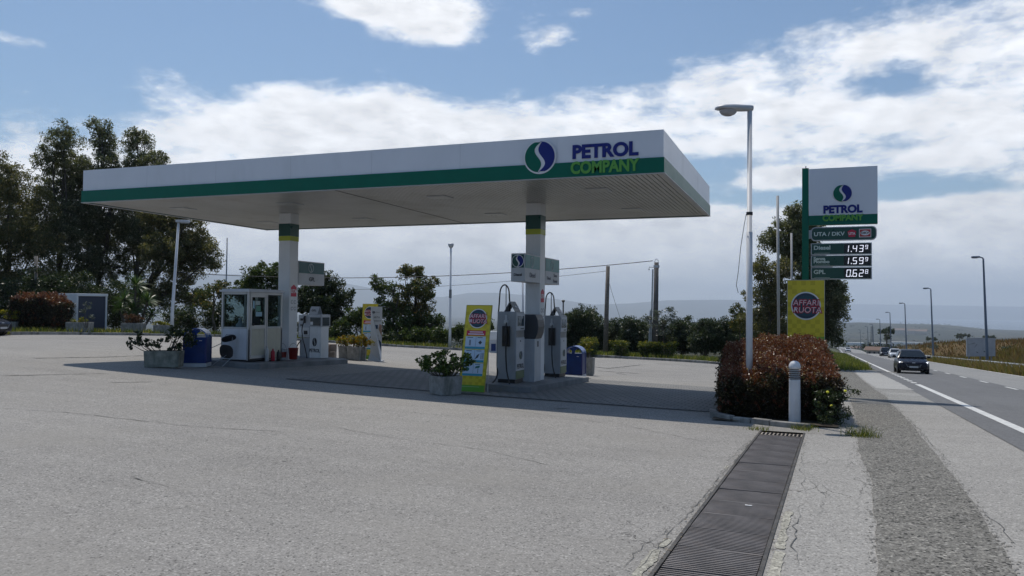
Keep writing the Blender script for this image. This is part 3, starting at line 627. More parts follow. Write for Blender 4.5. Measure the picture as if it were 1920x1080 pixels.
# loose stones along the worn strip
rr = np.random.default_rng(21); n_ = 5200; yv = 5+rr.random(n_)**1.3*22; lx = np.interp(yv, [5.6, 9, 11.5, 14.6, 22.5, 30], [.42, .60, .60, .76, .98, 1.1]); rx2 = np.interp(yv, [4.5, 6.5, 9.6, 17.4, 20.9, 24, 30], [1.1, 1.28, 1.45, 1.74, 1.82, 2.0, 1.95]); q = rr.random(n_); q = np.where(rr.random(n_) < .4, np.where(rr.random(n_) < .5, rr.normal(0, .05, n_), 1+rr.normal(0, .05, n_)), q); xv = lx+(rx2-lx)*q
zv = H(xv, yv)+.004; sz_ = rr.uniform(.003, .011, n_); V = []; F = []
for k in range(n_):
    i0 = len(V); s_ = sz_[k]; V += [(xv[k]+rr.normal(0, .3)*s_+a*s_, yv[k]+c_*s_, zv[k]+d_*s_) for a, c_, d_ in ((-1, -.7, 0), (1, -.8, 0), (.9, .8, 0), (-.8, .9, 0), (0.1, 0, .9))]; F += [(i0, i0+1, i0+4), (i0+1, i0+2, i0+4), (i0+2, i0+3, i0+4), (i0+3, i0, i0+4)]
setp(fast('loose_gravel', V, F, leafmat('stone_grit', (.10, .095, .085), (.30, .29, .27), None, rough=.9, trans=0), k=3), 'loose grit and small stones on the worn strip', kind='stuff')
# ================================================================ canopy
CX1, CY0, CL, CW, CZB, CH = -2.70, 15.536, 15.4, 7.626, 4.306, .852
t = thing('canopy', 'long flat petrol station canopy, white and green fascia, carried on two square columns', 'canopy', (CX1-CL, CY0, 0))
b = MB(); b.box(.0, CL, .0, .05, CZB+.3, CZB+CH); b.box(0, CL, CW-.05, CW, CZB+.3, CZB+CH); b.box(0, .05, .052, CW-.052, CZB+.3, CZB+CH-.001); b.box(CL-.05, CL, .052, CW-.052, CZB+.3, CZB+CH-.001)
b.box(.06, CL-.06, .06, CW-.06, CZB+CH-.25, CZB+CH-.2); b.mi = 1
for k in range(1, 7):
    x = CL*k/7; b.box(x-.004, x+.004, -.002, .001, CZB+.31, CZB+CH-.004)
for k in range(1, 3): b.box(CL-.001, CL+.002, CW*k/3-.004, CW*k/3+.004, CZB+.31, CZB+CH-.004)
b.build('fascia', [M_fascia, mat('joint_grey', (.58, .60, .64), .5)], t)
b = MB(); b.box(-.02, CL+.02, -.03, .03, CZB, CZB+.3); b.box(-.02, CL+.02, CW-.03, CW+.03, CZB, CZB+.3); b.box(-.02, .03, .032, CW-.032, CZB+.001, CZB+.299); b.box(CL-.03, CL+.02, .032, CW-.032, CZB+.001, CZB+.299)
b.build('green_band', M_green, t)
b = MB(); b.box(-.03, CL+.03, -.02, .04, CZB-.018, CZB-.002); b.box(CL-.04, CL+.03, .042, CW-.042, CZB-.018, CZB-.002); b.box(-.03, .04, .042, CW-.042, CZB-.018, CZB-.002); b.box(-.03, CL+.03, CW-.04, CW+.02, CZB-.018, CZB-.002); b.build('drip_edge', M_lgrey, t)
b = MB(); nS = 142; sw = (CL-.1)/nS
for k in range(nS): b.box(.05+k*sw, .05+k*sw+sw-.017, .05, CW-.05, CZB+.012, CZB+.03)
b.build('soffit', mat('soffit_metal', (.45, .45, .44), .32, .25, var=.08, vs=.5, dirt=((.28, .26, .22), .5, .8)), t)
_d = ray(622, 356); jx = _d[0]*(CZB-CZ)/_d[2]-(CX1-CL); b = MB(); b.box(jx-.012, jx+.012, .06, CW-.06, CZB+.004, CZB+.010); b.build('soffit_joint', mat('soffit_gap', (.05, .05, .048), .8), t)
b = MB(); b.box(.05, CL-.05, .05, CW-.05, CZB+.05, CZB+.06); b.build('soffit_backing', mat('soffit_gap', (.05, .05, .048), .8), t)
for x in (1.6, 5.2, 9.6, 13.6):
    for y in (1.9, 5.6):
        b = MB(); b.box(x-.26, x+.26, y-.26, y+.26, CZB-.004, CZB+.01); f = b.build('ceiling_light', M_lgrey, t, bevel=.004)
        b = MB(); b.box(x-.2, x+.2, y-.2, y+.2, CZB-.008, CZB-.0045); b.build('diffuser', mat('diffuser', (.45, .45, .43), .3), f)
for i, (px_, zb) in enumerate(((-14.34, 0), (-6.665, 0))):
    cx, cy = px_-(CX1-CL), CW/2; hw = .20; g0 = gz(px_, CY0+cy)
    b = MB(); b.box(cx-hw, cx+hw, cy-hw, cy+hw, g0, CZB+.012); c = b.build('column', M_white, t, bevel=.012)
    b = MB(); b.box(cx-hw-.006, cx+hw+.006, cy-hw-.006, cy+hw+.006, CZB-.66, CZB-.30); b.build('green_cap', M_dgreen, c)
    b = MB(); b.box(cx-hw-.005, cx+hw+.005, cy-hw-.005, cy+hw+.005, CZB-.80, CZB-.662); b.build('yellow_band', M_yg, c)
    # square fuel card sticker and round payment stickers
    b = MB(); fr = face_right(cx+hw+.002, cy, 0); zb = 2.08 if i else 2.2
    b.prism([(-.13, zb-.32), (.13, zb-.32), (.13, zb-.05), (0, zb+.03), (-.13, zb-.05)], .003, fr); st = b.build('card_sticker', M_red, c)
    text('card_sticker_letters', 'UTA', .15, M_lettw, st, (cx+hw+.007, cy, zb-.17), RT, .001, off=.004, sx=.9)
    for u, v in ((-.07, 0), (.07, 0), (-.07, -.19), (.07, -.19)):
        b = MB(); zs_ = (1.72 if i == 0 else 1.55)+v; b.prism([(u+.055*math.cos(a), zs_+.055*math.sin(a)) for a in np.linspace(0, 2*math.pi, 13)[:-1]], .002, fr)
        b.mi = 1; b.prism([(u+.036*math.cos(a), zs_+.036*math.sin(a)) for a in np.linspace(0, 2*math.pi, 13)[:-1]], .002, face_right(cx+hw+.005, cy, 0)); b.build('round_sticker', [mat('sticker_grey', (.25, .25, .27), .5), M_lettw], c)
# emblem and letters on the front fascia
ex = CL-2.56
emblem('emblem', t, face_front(ex, -.034, CZB+.45), .325, M_green, M_blue, M_lettw, 1.10, .01)
text('company_name', 'PETROL', .375, M_blue, t, (CL-1.19, -.014, CZB+.495), FR, .008, off=.016, sx=1.03)
text('company_name', 'COMPANY', .335, M_lime, t, (CL-1.19, -.044, CZB+.165), FR, .008, off=.013, sx=.86)
# ================================================================ islands
ISZ = .14
def island(name, x0, x1, y0, y1, label):
    zs = lambda x, y: gz(x, y)+ISZ
    b = MB(); n_ = 8; ch = .22
    ys_ = np.linspace(y0, y1, n_)
    out = [(x0, y0+ch), (x0+ch, y0), (x1-ch, y0), (x1, y0+ch), (x1, y1-ch), (x1-ch, y1), (x0+ch, y1), (x0, y1-ch)]
    top = [(x, y, zs(x, y)) for x, y in out]; bot = [(x, y, zs(x, y)-ISZ-.1) for x, y in out]; k = len(out)
    b.add(bot+top, [tuple(range(k-1, -1, -1)), tuple(range(k, 2*k))]+[(i, (i+1) % k, k+(i+1) % k, k+i) for i in range(k)])
    return setp(b.build(name, M_island, bevel=.02), label, 'pump island')
island('pump_island', -7.45, -5.92, 16.75, 22.2, 'raised concrete island under the two diesel pumps and the near column')
island('pump_island', -15.2, -13.55, 16.9, 21.6, 'raised concrete island under the cashier booth and gas pump')
def itop(x, y): return gz(x, y)+ISZ
# ================================================================ fuel pumps
def pump(x, y, label):
    z = itop(x, y)-.005; t = thing('fuel_pump', label, 'fuel pump', (x, y, z)); w, d, h = .47, .60, 1.70
    b = MB(); b.box(-w/2+.02, w/2-.02, -d/2+.02, d/2-.02, 0, .1); b.build('plinth', M_black, t)
    b = MB(); b.box(-w/2, w/2, -d/2, d/2, .1, h); b.build('housing', M_grey, t, bevel=.012)
    x1 = w/2
    b = MB(); b.box(x1, x1+.012, -d/2+.02, d/2-.02, .30, 1.08); dr = b.build('door', M_lgrey, t, bevel=.003)
    b = MB(); b.box(x1, x1+.011, -d/2+.02, d/2-.02, .11, .297); b.build('green_skirt', mat('skirt_green', (.10, .15, .07), .5), t)
    emblem('emblem', dr, face_right(x1+.014, .02, .66), .10, M_dgreen, M_navy, M_lgrey, 1.02, .003, sq=1.0)
    text('name_letters', 'PETROL', .15, M_letdk, dr, (x1+.016, 0, .40), RT, .001, off=.004, sx=.88)
    b = MB(); b.box(x1+.012, x1+.016, -.02, .02, .98, 1.02); b.build('door_lock', M_black, dr)
    b = MB(); b.box(x1, x1+.018, -d/2+.015, d/2-.015, 1.26, 1.66); dp = b.build('display_frame', M_lgrey, t, bevel=.004)
    b = MB(); b.box(x1+.018, x1+.022, -d/2+.07, d/2-.09, 1.36, 1.60); b.build('display', M_screen, dp)
    b = MB(); b.box(x1+.018, x1+.022, -.02, .20, 1.285, 1.31); b.build('display_slot', M_black, dp)
    b = MB(); b.box(x1, x1+.006, -d/2+.02, d/2-.02, 1.10, 1.25); b.build('preset_panel', M_steel, t)
    # nozzle pocket and nozzle on the end facing the camera
    b = MB(); b.box(-.09, .10, -d/2-.06, -d/2, .88, 1.36); nb = b.build('nozzle_holder', M_black, t, bevel=.01)
    b = MB(); b.box(-.05, .05, -d/2-.05, -d/2-.001, 1.42, 1.5); b.box(-.03, .02, -d/2-.03, -d/2-.001, 1.5, 1.62); b.build('nozzle_hook', M_lgrey, nb)
    b = MB(); b.tube([(.02, -d/2-.10, 1.30), (.02, -d/2-.11, 1.14), (.03, -d/2-.10, 1.0)], [.032, .03, .022], 8); b.tube([(.02, -d/2-.09, 1.30), (.02, -d/2-.06, 1.42), (.02, -d/2-.02, 1.46)], .014, 6); b.tube([(.02, -d/2-.13, 1.26), (.02, -d/2-.16, 1.15), (.02, -d/2-.13, 1.03)], .01, 6); b.build('nozzle', M_black, nb)
    # hose mast with its looping hose
    b = MB(); b.tube([(-w/2+.14, -.1, h), (-w/2+.14, -.1, h+.62)], .012, 8); b.build('hose_mast', M_steel, t)
    pts = [(-w/2+.24, -.08, h+.01)]
    for a in np.linspace(0, math.pi, 9): pts.append((-w/2+.10+.12*math.cos(a), -.1, h+.42+.22*math.sin(a)))
    pts += [(-w/2-.04, -.12, h), (-w/2-.045, -.16, 1.2), (-w/2-.02, -.24, .5), (-w/2+.04, -.42, .14), (-w/2-.12, -.62, -.06), (-w/2-.30, -.78, -.10), (-w/2-.1, -.95, -.105), (w/2-.05, -.86, -.10), (w/2-.02, -.62, -.03), (.08, -.46, .3), (.04, -.43, .7), (.03, -d/2-.10, 1.0)]
    cv = []; P_ = [Vector(p) for p in pts]
    for i in range(len(P_)-1):
        p0, p1, p2, p3 = P_[max(i-1, 0)], P_[i], P_[i+1], P_[min(i+2, len(P_)-1)]
        for s in np.linspace(0, 1, 5)[:-1]: cv.append(.5*((2*p1)+(p2-p0)*s+(2*p0-5*p1+4*p2-p3)*s*s+(3*p1-p0-3*p2+p3)*s**3))
    cv.append(P_[-1]); b = MB(); b.tube(cv, .017, 7); b.build('hose', M_rubber, t, smooth=True)
    # folded price card on the roof
    b = MB(); 
    for s in (-1, 1): b.cbox((.05+s*.07, -.05, h+.12), (.014, .36, .27), 0, 0, s*-.52)
    pc = b.build('price_topper', M_steel, t)
    text('topper_letters', 'PREZZO', .06, M_lettw, pc, (.165, -.05, h+.12), (R_(90)-.0, 0, R_(90)), .002)
    return t
pump(-6.72, 17.75, 'grey diesel pump with tall looped hose, nearer the camera, beside the yellow board')
pump(-6.66, 21.1, 'grey fuel pump with hose mast behind the near column')
# white cabinet and black payment terminal between near pump and column
t = thing('payment_terminal', 'white cabinet with curved black card terminal head, beside the near column', 'terminal', (-6.52, 18.62, itop(-6.52, 18.62)))
b = MB(); b.box(-.19, .19, -.24, .24, 0, 1.06); b.build('cabinet', M_lgrey, t, bevel=.01)
b = MB()
b.prism([(-.22, 1.06), (.20, 1.06), (.26, 1.2), (.28, 1.36), (.26, 1.54), (.20, 1.66), (-.22, 1.66)], .5, lambda u, v, w: (u, -.25+w, v)); hd = b.build('terminal_head', M_dark, t, bevel=.015)
b = MB(); b.box(.245, .262, -.16, .16, 1.22, 1.54); b.build('terminal_screen', M_screen, hd)
b = MB(); b.box(.191, .194, -.05, .05, .86, 1.0); b.build('sticker', M_dark, t)
# gas pump (GPL) on the far island
x, y = -14.38, 20.75; t = thing('gas_pump', 'white gas dispenser with dark display and black hose, behind the booth column', 'gas pump', (x, y, itop(x, y)), -.05); t.scale = (.88, .88, .88)
b = MB(); b.box(-.46, -.02, -.2, .2, .0, .70); b.build('base_panel', M_grey, t, bevel=.01)
b = MB(); b.box(-.02, .46, -.22, .22, .0, 1.10); mb_ = b.build('housing', M_white, t, bevel=.01)
b = MB(); b.box(-.50, -.022, -.23, .2, .72, 1.5); b.build('nozzle_panel', M_lgrey, t, bevel=.01)
b = MB(); b.box(-.02, .50, -.25, .25, 1.101, 1.52); b.build('head', M_lgrey, t, bevel=.01)
b = MB(); b.box(.02, .46, -.256, -.25, 1.13, 1.42); b.box(.50, .504, -.2, .2, 1.13, 1.42); b.build('display', M_screen, t)
b = MB(); b.box(.03, .14, -.262, -.256, 1.16, 1.27); b.build('meter', M_lettw, t)
emblem('emblem', mb_, face_front(.2, -.224, .56), .15, M_letdk, M_letdk, M_white, 1.02, .004, sq=.62)
text('name_letters', 'PETROL', .17, M_letdk, mb_, (.2, -.226, .26), FR, .002, off=.004, sx=.75)
for bb_ in ((-.42, -.30, -.24, -.23, 1.3, 1.38), (-.42, -.32, -.24, -.23, 1.12, 1.17), (-.26, -.10, -.25, -.23, .82, .95)): b = MB(); b.box(*bb_); b.build('label_plate', M_black, t)
b = MB(); b.box(-.46, -.04, -.24, -.232, .80, 1.06); b.build('lower_plate', M_white, t)
b = MB()
for s in (-1, 1): b.cbox((.05, s*.08, 1.66), (.36, .01, .30), 0, s*.4)
pc = b.build('price_topper', M_lgrey, t); text('topper_letters', 'GPL', .11, M_letdk, pc, (.05, -.10, 1.66), (R_(90)-.4, 0, 0), .002)
b = MB(); hp = [(-.20, -.3, 1.36), (-.22, -.33, 1.2), (-.26, -.34, 1.0), (-.20, -.38, .7), (-.05, -.42, .35), (.10, -.5, .0), (.18, -.62, -.10), (.0, -.75, -.125), (-.4, -.72, -.125), (-.6, -.5, -.12), (-.55, -.35, .1), (-.5, -.28, .42), (-.35, -.26, .62)]
P_ = [Vector(p) for p in hp]; cv = []
for i in range(len(P_)-1):
    p0, p1, p2, p3 = P_[max(i-1, 0)], P_[i], P_[i+1], P_[min(i+2, len(P_)-1)]
    for s in np.linspace(0, 1, 5)[:-1]: cv.append(.5*((2*p1)+(p2-p0)*s+(2*p0-5*p1+4*p2-p3)*s*s+(3*p1-p0-3*p2+p3)*s**3))
b.tube(cv+[P_[-1]], .018, 7); b.build('hose', M_rubber, t, smooth=True)
b = MB(); b.tube([(-.20, -.26, 1.46), (-.20, -.30, 1.40), (-.16, -.31, 1.22)], [.03, .045, .03], 8); b.build('nozzle', M_black, t)
# ================================================================ sign boxes on the columns
def signbox(x0, x1, y0, y1, z0, z1, label, front, side, sname, tealm):
    t = thing('sign_box', label, 'sign', (x0, y0, z0)); w, d, h = x1-x0, y1-y0, z1-z0
    b = MB(); b.box(0, w, 0, d, 0, h); bx = b.build('casing', M_lgrey, t, bevel=.006)
    zm = h*.49
    if front:
        b = MB(); b.box(.025, w-.025, -.006, -.001, zm, h-.03); b.build('front_panel', M_dgreen, t)
        emblem('emblem', t, face_front(w/2, -.007, (zm+h-.03)/2), .142, M_dgreen, M_blue, M_lettw, 1.10, .004)
        text('front_letters', front, .085, M_letdk, t, (w/2, -.006, h*.24), FR, .002, off=.003)
    b = MB(); b.box(w+.001, w+.006, .03, d-.03, zm, h-.03); b.build('side_panel', tealm, t)
    fr = face_right(w+.007, d/2-.05, (zm+h-.03)/2); em = MB()
    ring = [(math.cos(a), math.sin(a)) for a in np.linspace(0, 2*math.pi, 33)]
    for (a0, c0), (a1, c1) in zip(ring[:-1], ring[1:]): em.prism([(a0*.135, c0*.135), (a1*.135, c1*.135), (a1*.118, c1*.118), (a0*.118, c0*.118)], .003, fr)
    ysx = np.linspace(-1, 1, 17); xcx = lambda q: -.30*math.sin(math.pi*q)+.16*q
    for q0, q1 in zip(ysx[:-1], ysx[1:]): em.prism([((xcx(q0)-.1)*.118, q0*.118), ((xcx(q0)+.1)*.118, q0*.118), ((xcx(q1)+.1)*.118, q1*.118), ((xcx(q1)-.1)*.118, q1*.118)], .003, fr)
    em.build('side_emblem', mat('faded_white', (.42, .47, .50), .5), t)
    M_fd = mat('faded_letters', (.12, .13, .17), .5) if tealm is M_teal else M_letdk
    for s, yy_, zz_, sz_ in side: text('side_letters', s, sz_, M_fd, t, (w+.007, yy_, zz_), RT, .002, off=.002)
    return t
cx = -6.665; yc = CY0+CW/2
signbox(cx-.16, cx+.20, yc-1.36, yc-.215, 2.25, 2.94, 'white sign box reading Diesel with round emblem, on the near side of the near column', 'Diesel', [('Diesel', .56, .17, .17)], '', M_teal)
signbox(cx-.18, cx+.20, yc+.215, yc+1.45, 2.25, 2.94, 'faded sign box reading Diesel and Senza Piombo, on the far side of the near column', '', [('Diesel', .30, .15, .12), ('Senza', .86, .24, .12), ('Piombo', .86, .09, .12)], '', M_teal)
signbox(-14.34-.18, -14.34+.20, yc+.215, yc+1.55, 2.24, 2.95, 'sign box reading GPL in dark letters, on the booth column', '', [('GPL', .68, .17, .17)], '', mat('deep_teal', (.01, .10, .11), .4))
# ================================================================ cashier booth
bx, by = -14.93, 17.25; bz = itop(bx, by); t = thing('cashier_booth', 'small white cashier booth with aluminium windows and cream door in front of the far column', 'booth', (bx, by, bz)); W_, D_, H_ = .90, 1.44, 1.84
M_alu = mat('aluminium_frame', (.48, .48, .47), .4, .3, var=.05); M_cream = mat('cream_panel', (.52, .50, .40), .5, var=.05, dirt=((.3, .28, .2), .4, 4)); M_bw = mat('booth_white', (.60, .62, .66), .45, var=.04, dirt=((.35, .34, .3), .3, 3))
b = MB(); b.box(0, W_, 0, .05, .0, .84); b.box(0, .05, .052, D_-.052, .001, .84); b.box(0, W_, D_-.05, D_, .0, .84); b.build('lower_panel', M_bw, t, bevel=.005)
b = MB(); b.box(W_-.05, W_-.001, .80, D_-.06, .0, .84); b.build('side_panel', M_cream, t)
b = MB()
for x0 in (0, W_-.055): 
    for y0 in (0, D_-.055): b.box(x0, x0+.055, y0-.002, y0+.057, .0, H_)
b.box(.072, W_-.072, -.003, .06, H_-.07, H_); b.box(.072, W_-.072, -.003, .06, .841, .89); b.box(.072, W_-.072, D_-.06, D_, H_-.07, H_); b.box(.072, W_-.072, D_-.06, D_, .841, .89)
b.box(-.002, .06, .072, D_-.072, H_-.07, H_-.001); b.box(W_-.06, W_+.003, .072, D_-.072, H_-.07, H_-.001); b.box(W_-.06, W_+.003, .80, D_-.072, .841, .89); b.box(-.002, .06, .072, D_-.072, .841, .89)
b.box(W_-.07, W_+.001, .76, .80, 0, H_-.07)
b.box(.0, .06, .9, .95, .89, H_-.07); b.build('frame', M_alu, t, bevel=.004)
b = MB(); b.box(-.04, W_+.05, -.05, D_+.03, H_, H_+.05); b.box(.0, W_, .0, D_, H_+.05, H_+.08); b.build('roof', M_bw, t, bevel=.006)
for nm, bb in (('window', (.072, W_-.072, .02, .028, .89, H_-.07)), ('window', (.072, W_-.072, D_-.03, D_-.022, .89, H_-.07)), ('window', (.02, .028, .072, D_-.072, .89, H_-.07)), ('window', (W_-.03, W_-.022, .80, D_-.072, .89, H_-.07))):
    b = MB(); b.box(*bb); b.build(nm, M_glass, t)
b = MB(); b.box(0, .05, .10, .745, .05, 1.93); 
dz_ = t
d = MB(); X0 = W_-.055; d.box(X0, X0+.05, .09, .15, .04, 1.78); d.box(X0, X0+.05, .69, .75, .04, 1.78); d.box(X0, X0+.05, .152, .688, 1.70, 1.78); d.box(X0, X0+.05, .152, .688, .84, .94); d.box(X0, X0+.05, .152, .688, .04, .12); dr = d.build('door', M_alu, t, bevel=.004)
d = MB(); d.box(X0+.015, X0+.035, .152, .688, .122, .838); d.build('door_panel', M_cream, dr)
d = MB(); d.box(X0+.02, X0+.028, .152, .688, .942, 1.698); d.build('door_glass', M_glass, dr)
d = MB(); d.box(X0+.05, X0+.09, .17, .20, .93, .99); d.build('door_handle', M_black, dr)
for (u0, u1, v0, v1, mm) in ((.34, .52, 1.32, 1.47, mat('notice_green', (.10, .30, .22), .6)), (.33, .58, 1.18, 1.30, mat('notice_blue', (.35, .55, .65), .6)), (.30, .50, 1.49, 1.60, mat('notice_pale', (.40, .50, .48), .6)), (.2, .27, 1.4, 1.6, mat('notice_blue', (.35, .55, .65), .6))):
    d = MB(); d.box(X0+.029, X0+.031, u0, u1, v0, v1); d.build('notice', mm, dr)
b = MB(); b.box(.06, W_-.25, .10, D_-.4, .70, .74); b.build('counter', mat('counter_wood', (.20, .15, .1), .6), t)
b = MB(); b.box(0, W_, 0, D_, -.0, .02); b.build('booth_floor', M_dark, t)
def prop_on(name, label, cat, loc, fn, group=None, rz=0):
    q = thing(name, label, cat, loc, rz, group); fn(q); return q
def f_bag(q):
    b = MB(); b.lathe([(.10, 0), (.125, .10), (.115, .20), (.06, .27), (.035, .32), (.05, .38), (.01, .40)], n=14); b.build('bag_body', mat('white_bag', (.55, .58, .62), .6, bump=.6, bs=20), q, smooth=True)
prop_on('plastic_bag', 'white knotted plastic bag standing on the booth counter behind the window', 'bag', (bx+.42, by+.25, bz+.74), f_bag)
def f_mon(q):
    b = MB(); b.box(-.20, .20, -.03, .0, .1, .44); b.build('screen', M_black, q, bevel=.01); b = MB(); b.box(-.03, .03, -.03, .02, .02, .1); b.box(-.12, .12, -.08, .08, 0, .02); b.build('stand', M_black, q)
prop_on('monitor', 'black monitor seen from behind inside the booth', 'monitor', (bx+.66, by+.55, bz+.74), f_mon)
def f_jar(q):
    b = MB(); b.lathe([(.04, 0), (.045, .01), (.045, .13), (.025, .16), (.025, .18)], n=10); b.build('jar_body', mat('jar', (.4, .4, .38), .4), q, smooth=True)
prop_on('jar', 'small pale jar on the booth counter beside the white bag', 'jar', (bx+.20, by+.22, bz+.74), f_jar)
# folding chair leaning on the booth
hx, hy = -14.52, 17.06; t = thing('folding_chair', 'black upholstered chair tipped against the front of the booth', 'chair', (hx, hy, gz(hx, hy)+.05), .15); t.scale = (.84,)*3
def pad(name, c, sx, sz, rx, ry, m):
    b = MB(); pts = [(sx*math.copysign(abs(math.cos(a))**.7, math.cos(a)), sz*math.copysign(abs(math.sin(a))**.7, math.sin(a))) for a in np.linspace(0, 2*math.pi, 25)[:-1]]
    M_ = Matrix.Translation(c)@Euler((rx, ry, 0)).to_matrix().to_4x4(); b.prism(pts, .05, lambda u, v, w: tuple(M_@Vector((u, -w, v)))); return b.build(name, m, t, bevel=.012)
pad('seat', (.0, -.08, .42), .23, .22, .25, .12, mat('chair_fabric', (.05, .045, .045), .8, var=.3))
pad('backrest', (.06, -.06, .84), .25, .10, .5, -.25, M_black)
b = MB(); b.tube([(-.55, -.05, .52), (-.22, -.06, .66), (-.02, -.08, .95), (.22, -.1, .95), (.20, -.12, .74)], .011, 6); b.build('frame', M_steel, t)
b = MB(); b.tube([(.0, -.1, .30), (-.38, -.28, -.02)], .011, 6); b.build('leg', M_galv, t)
b = MB(); b.tube([(.22, -.12, .25), (.06, -.42, -.04)], .011, 6); b.build('leg', M_galv, t)
# cleaning things, cartons
def f_bucket(m):
    def f(q):
        b = MB(); b.lathe([(.10, 0), (.115, .02), (.135, .30), (.145, .31), (.145, .33), (.125, .33), (.10, .04)], n=18); b.build('pail', m, q, smooth=True)
        b = MB(); b.tube([(.14*math.cos(a), 0, .30+.16*math.sin(a)) for a in np.linspace(0, math.pi, 9)], .005, 5); b.build('handle', M_steel, q)
    return f
ix, iy = -13.86, 17.7
prop_on('bucket', 'red plastic bucket in front of the booth column', 'bucket', (-13.86, 19.0, itop(ix, iy)), f_bucket(M_redp))
prop_on('bucket', 'white bucket with red stripe beside the red bucket', 'bucket', (-14.1, 18.8, itop(ix, iy)), lambda q: (f_bucket(M_lgrey)(q), (lambda b: (b.lathe([(.118, .06), (.132, .22)], n=18), b.build('stripe', M_redp, q)))(MB())))
def f_can(m, h):
    def f(q):
        b = MB(); b.lathe([(.05, 0), (.055, .01), (.055, h*.75), (.02, h*.88), (.02, h)], n=12); b.build('can_body', m, q, smooth=True)
    return f
for i, (dx, dy, h, m, lb) in enumerate([(.0, .0, .42, mat('bottle_white', (.5, .5, .5), .5), 'white bottle leaning against the booth side'), (.03, .22, .34, M_maroon, 'dark red canister on the island beside the booth'), (.05, .44, .30, M_black, 'black can between the booth and the buckets')]):
    prop_on(['bottle', 'canister', 'can'][i], lb, ['bottle', 'canister', 'can'][i], (-13.96+dx, 17.95+dy*1.0, itop(ix, iy)), f_can(m, h))
for i, (pc_, s_, h, zz0, lb) in enumerate([(607, .34, .46, 0, 'brown cardboard carton right beside the gas pump'), (620, .36, .26, 0, 'grey brown carton under another carton at the island end'), (621, .38, .24, .262, 'pale carton stacked on top at the island end')]):
    cx_, cy_, z_ = stand(pc_, 25.6+.2*i); q = thing('carton', lb, 'carton', (cx_, cy_, z_+.03+zz0), .2*i+.2, 'cartons beside the gas pump'); b = MB(); b.box(-s_/2, s_/2, -s_/2, s_/2, 0, h); b.build('carton_body', [M_brown, mat('pale_carton', (.26, .22, .19), .85, var=.15), mat('pale_carton2', (.30, .25, .22), .85, var=.15)][i], q, bevel=.008)
# ================================================================ litter bins
def bin_(x, y, rz_, label):
    t = thing('litter_bin', label, 'litter bin', (x, y, gz(x, y)), rz_); t.scale = (.88, .88, .78); w = .33
    b = MB(); b.box(-w, w, -w, w, .0, .13); b.build('base', M_lgrey, t, bevel=.012)
    b = MB(); b.box(-w+.015, w-.015, -w+.015, w-.015, .131, .98); b.build('body', M_bluebin, t, bevel=.02)
    b = MB()
    b.box(-w, w, -w, w, .13, .145)
    for sx in (-1, 1):
        for sy in (-1, 1): b.cbox((sx*(w-.02), sy*(w-.02), .555), (.045, .045, .85))
    b.build('corner_frame', mat('bin_post', (.012, .02, .14), .4), t, bevel=.006)
    # arched lid
    b = MB(); n_ = 14; pr = [(w*1.0*math.cos(a), .98+.30*math.sin(a)) for a in np.linspace(0, math.pi, n_)]; pr2 = [(x_*.92, .98+(z_-.98)*.90) for x_, z_ in pr]
    for (a, c_), (p, q) in zip(zip(pr[:-1], pr[1:]), zip(pr2[:-1], pr2[1:])): b.prism([a, c_, q, p], 2*w-.04, lambda u, v, ww: (u, -w+.02+ww, v))
    b.build('lid', mat('bin_lid', (.015, .08, .30), .28), t, smooth=False)
    b = MB(); b.prism([(-.055, .97), (.055, .97), (.06, 1.10), (.16, 1.19), (0, 1.255), (-.16, 1.19), (-.06, 1.10)], .02, lambda u, v, ww: (u, -w+.02-ww, v)); b.build('lid_crest', M_bluebin, t)
    b = MB(); b.box(.12, .2, -w+.008, -w+.0145, .86, .875); b.build('bin_label', M_lettw, t)
    return t
bin_(-14.86, 16.30, .50, 'blue litter bin with arched lid on white base, between planter and booth')
bin_(-6.95, 24.15, .05, 'blue litter bin with arched lid on the far side of the diesel pump island')

# ================================================================ foliage
def leaves(name, parent, C, per, cr, ll, lw, m, droop=0.0, seed=0, up=0.0, flat=.8):
    """per leaves scattered round every clump centre of C"""
    r = np.random.default_rng(seed); C = np.asarray(C, float).reshape(-1, 3); n_ = len(C)*per
    c = np.repeat(C, per, 0); o = r.normal(0, 1, (n_, 3)); o /= np.linalg.norm(o, axis=1)[:, None]+1e-9
    o *= (r.random((n_, 1))**.45)*cr*r.uniform(.6, 1.25, (len(C), 1)).repeat(per, 0); o[:, 2] *= flat; p = c+o
    a = r.normal(0, 1, (n_, 3))+o/cr*.8; a[:, 2] += up-droop; a /= np.linalg.norm(a, axis=1)[:, None]
    q = r.normal(0, 1, (n_, 3)); b_ = np.cross(a, q); b_ /= np.linalg.norm(b_, axis=1)[:, None]+1e-9
    s = r.uniform(.7, 1.3, (n_, 1)); L = a*ll*s*.5; Wd = b_*lw*s*.5; nn_ = np.cross(a, b_)*lw*.18
    V = np.stack([p-L, p+Wd-L*.1+nn_, p+L, p-Wd-L*.1+nn_], 1).reshape(-1, 3); F = np.arange(n_*4).reshape(-1, 4)
    return fast(name, V, F, m, parent)
def clumps(blobs, dens, seed=0, shell=.35):
    r = np.random.default_rng(seed); out = []
    for (x, y, z, rx_, ry_, rz_) in blobs:
        n_ = max(5, int(dens*(rx_*ry_+rx_*rz_+ry_*rz_)/3*4)); d = r.normal(0, 1, (n_, 3)); d /= np.linalg.norm(d, axis=1)[:, None]; d *= (r.random((n_, 1))**shell)*r.uniform(.85, 1.12, (n_, 1)); out.append(d*[rx_, ry_, rz_]+[x, y, z])
    return np.concatenate(out)
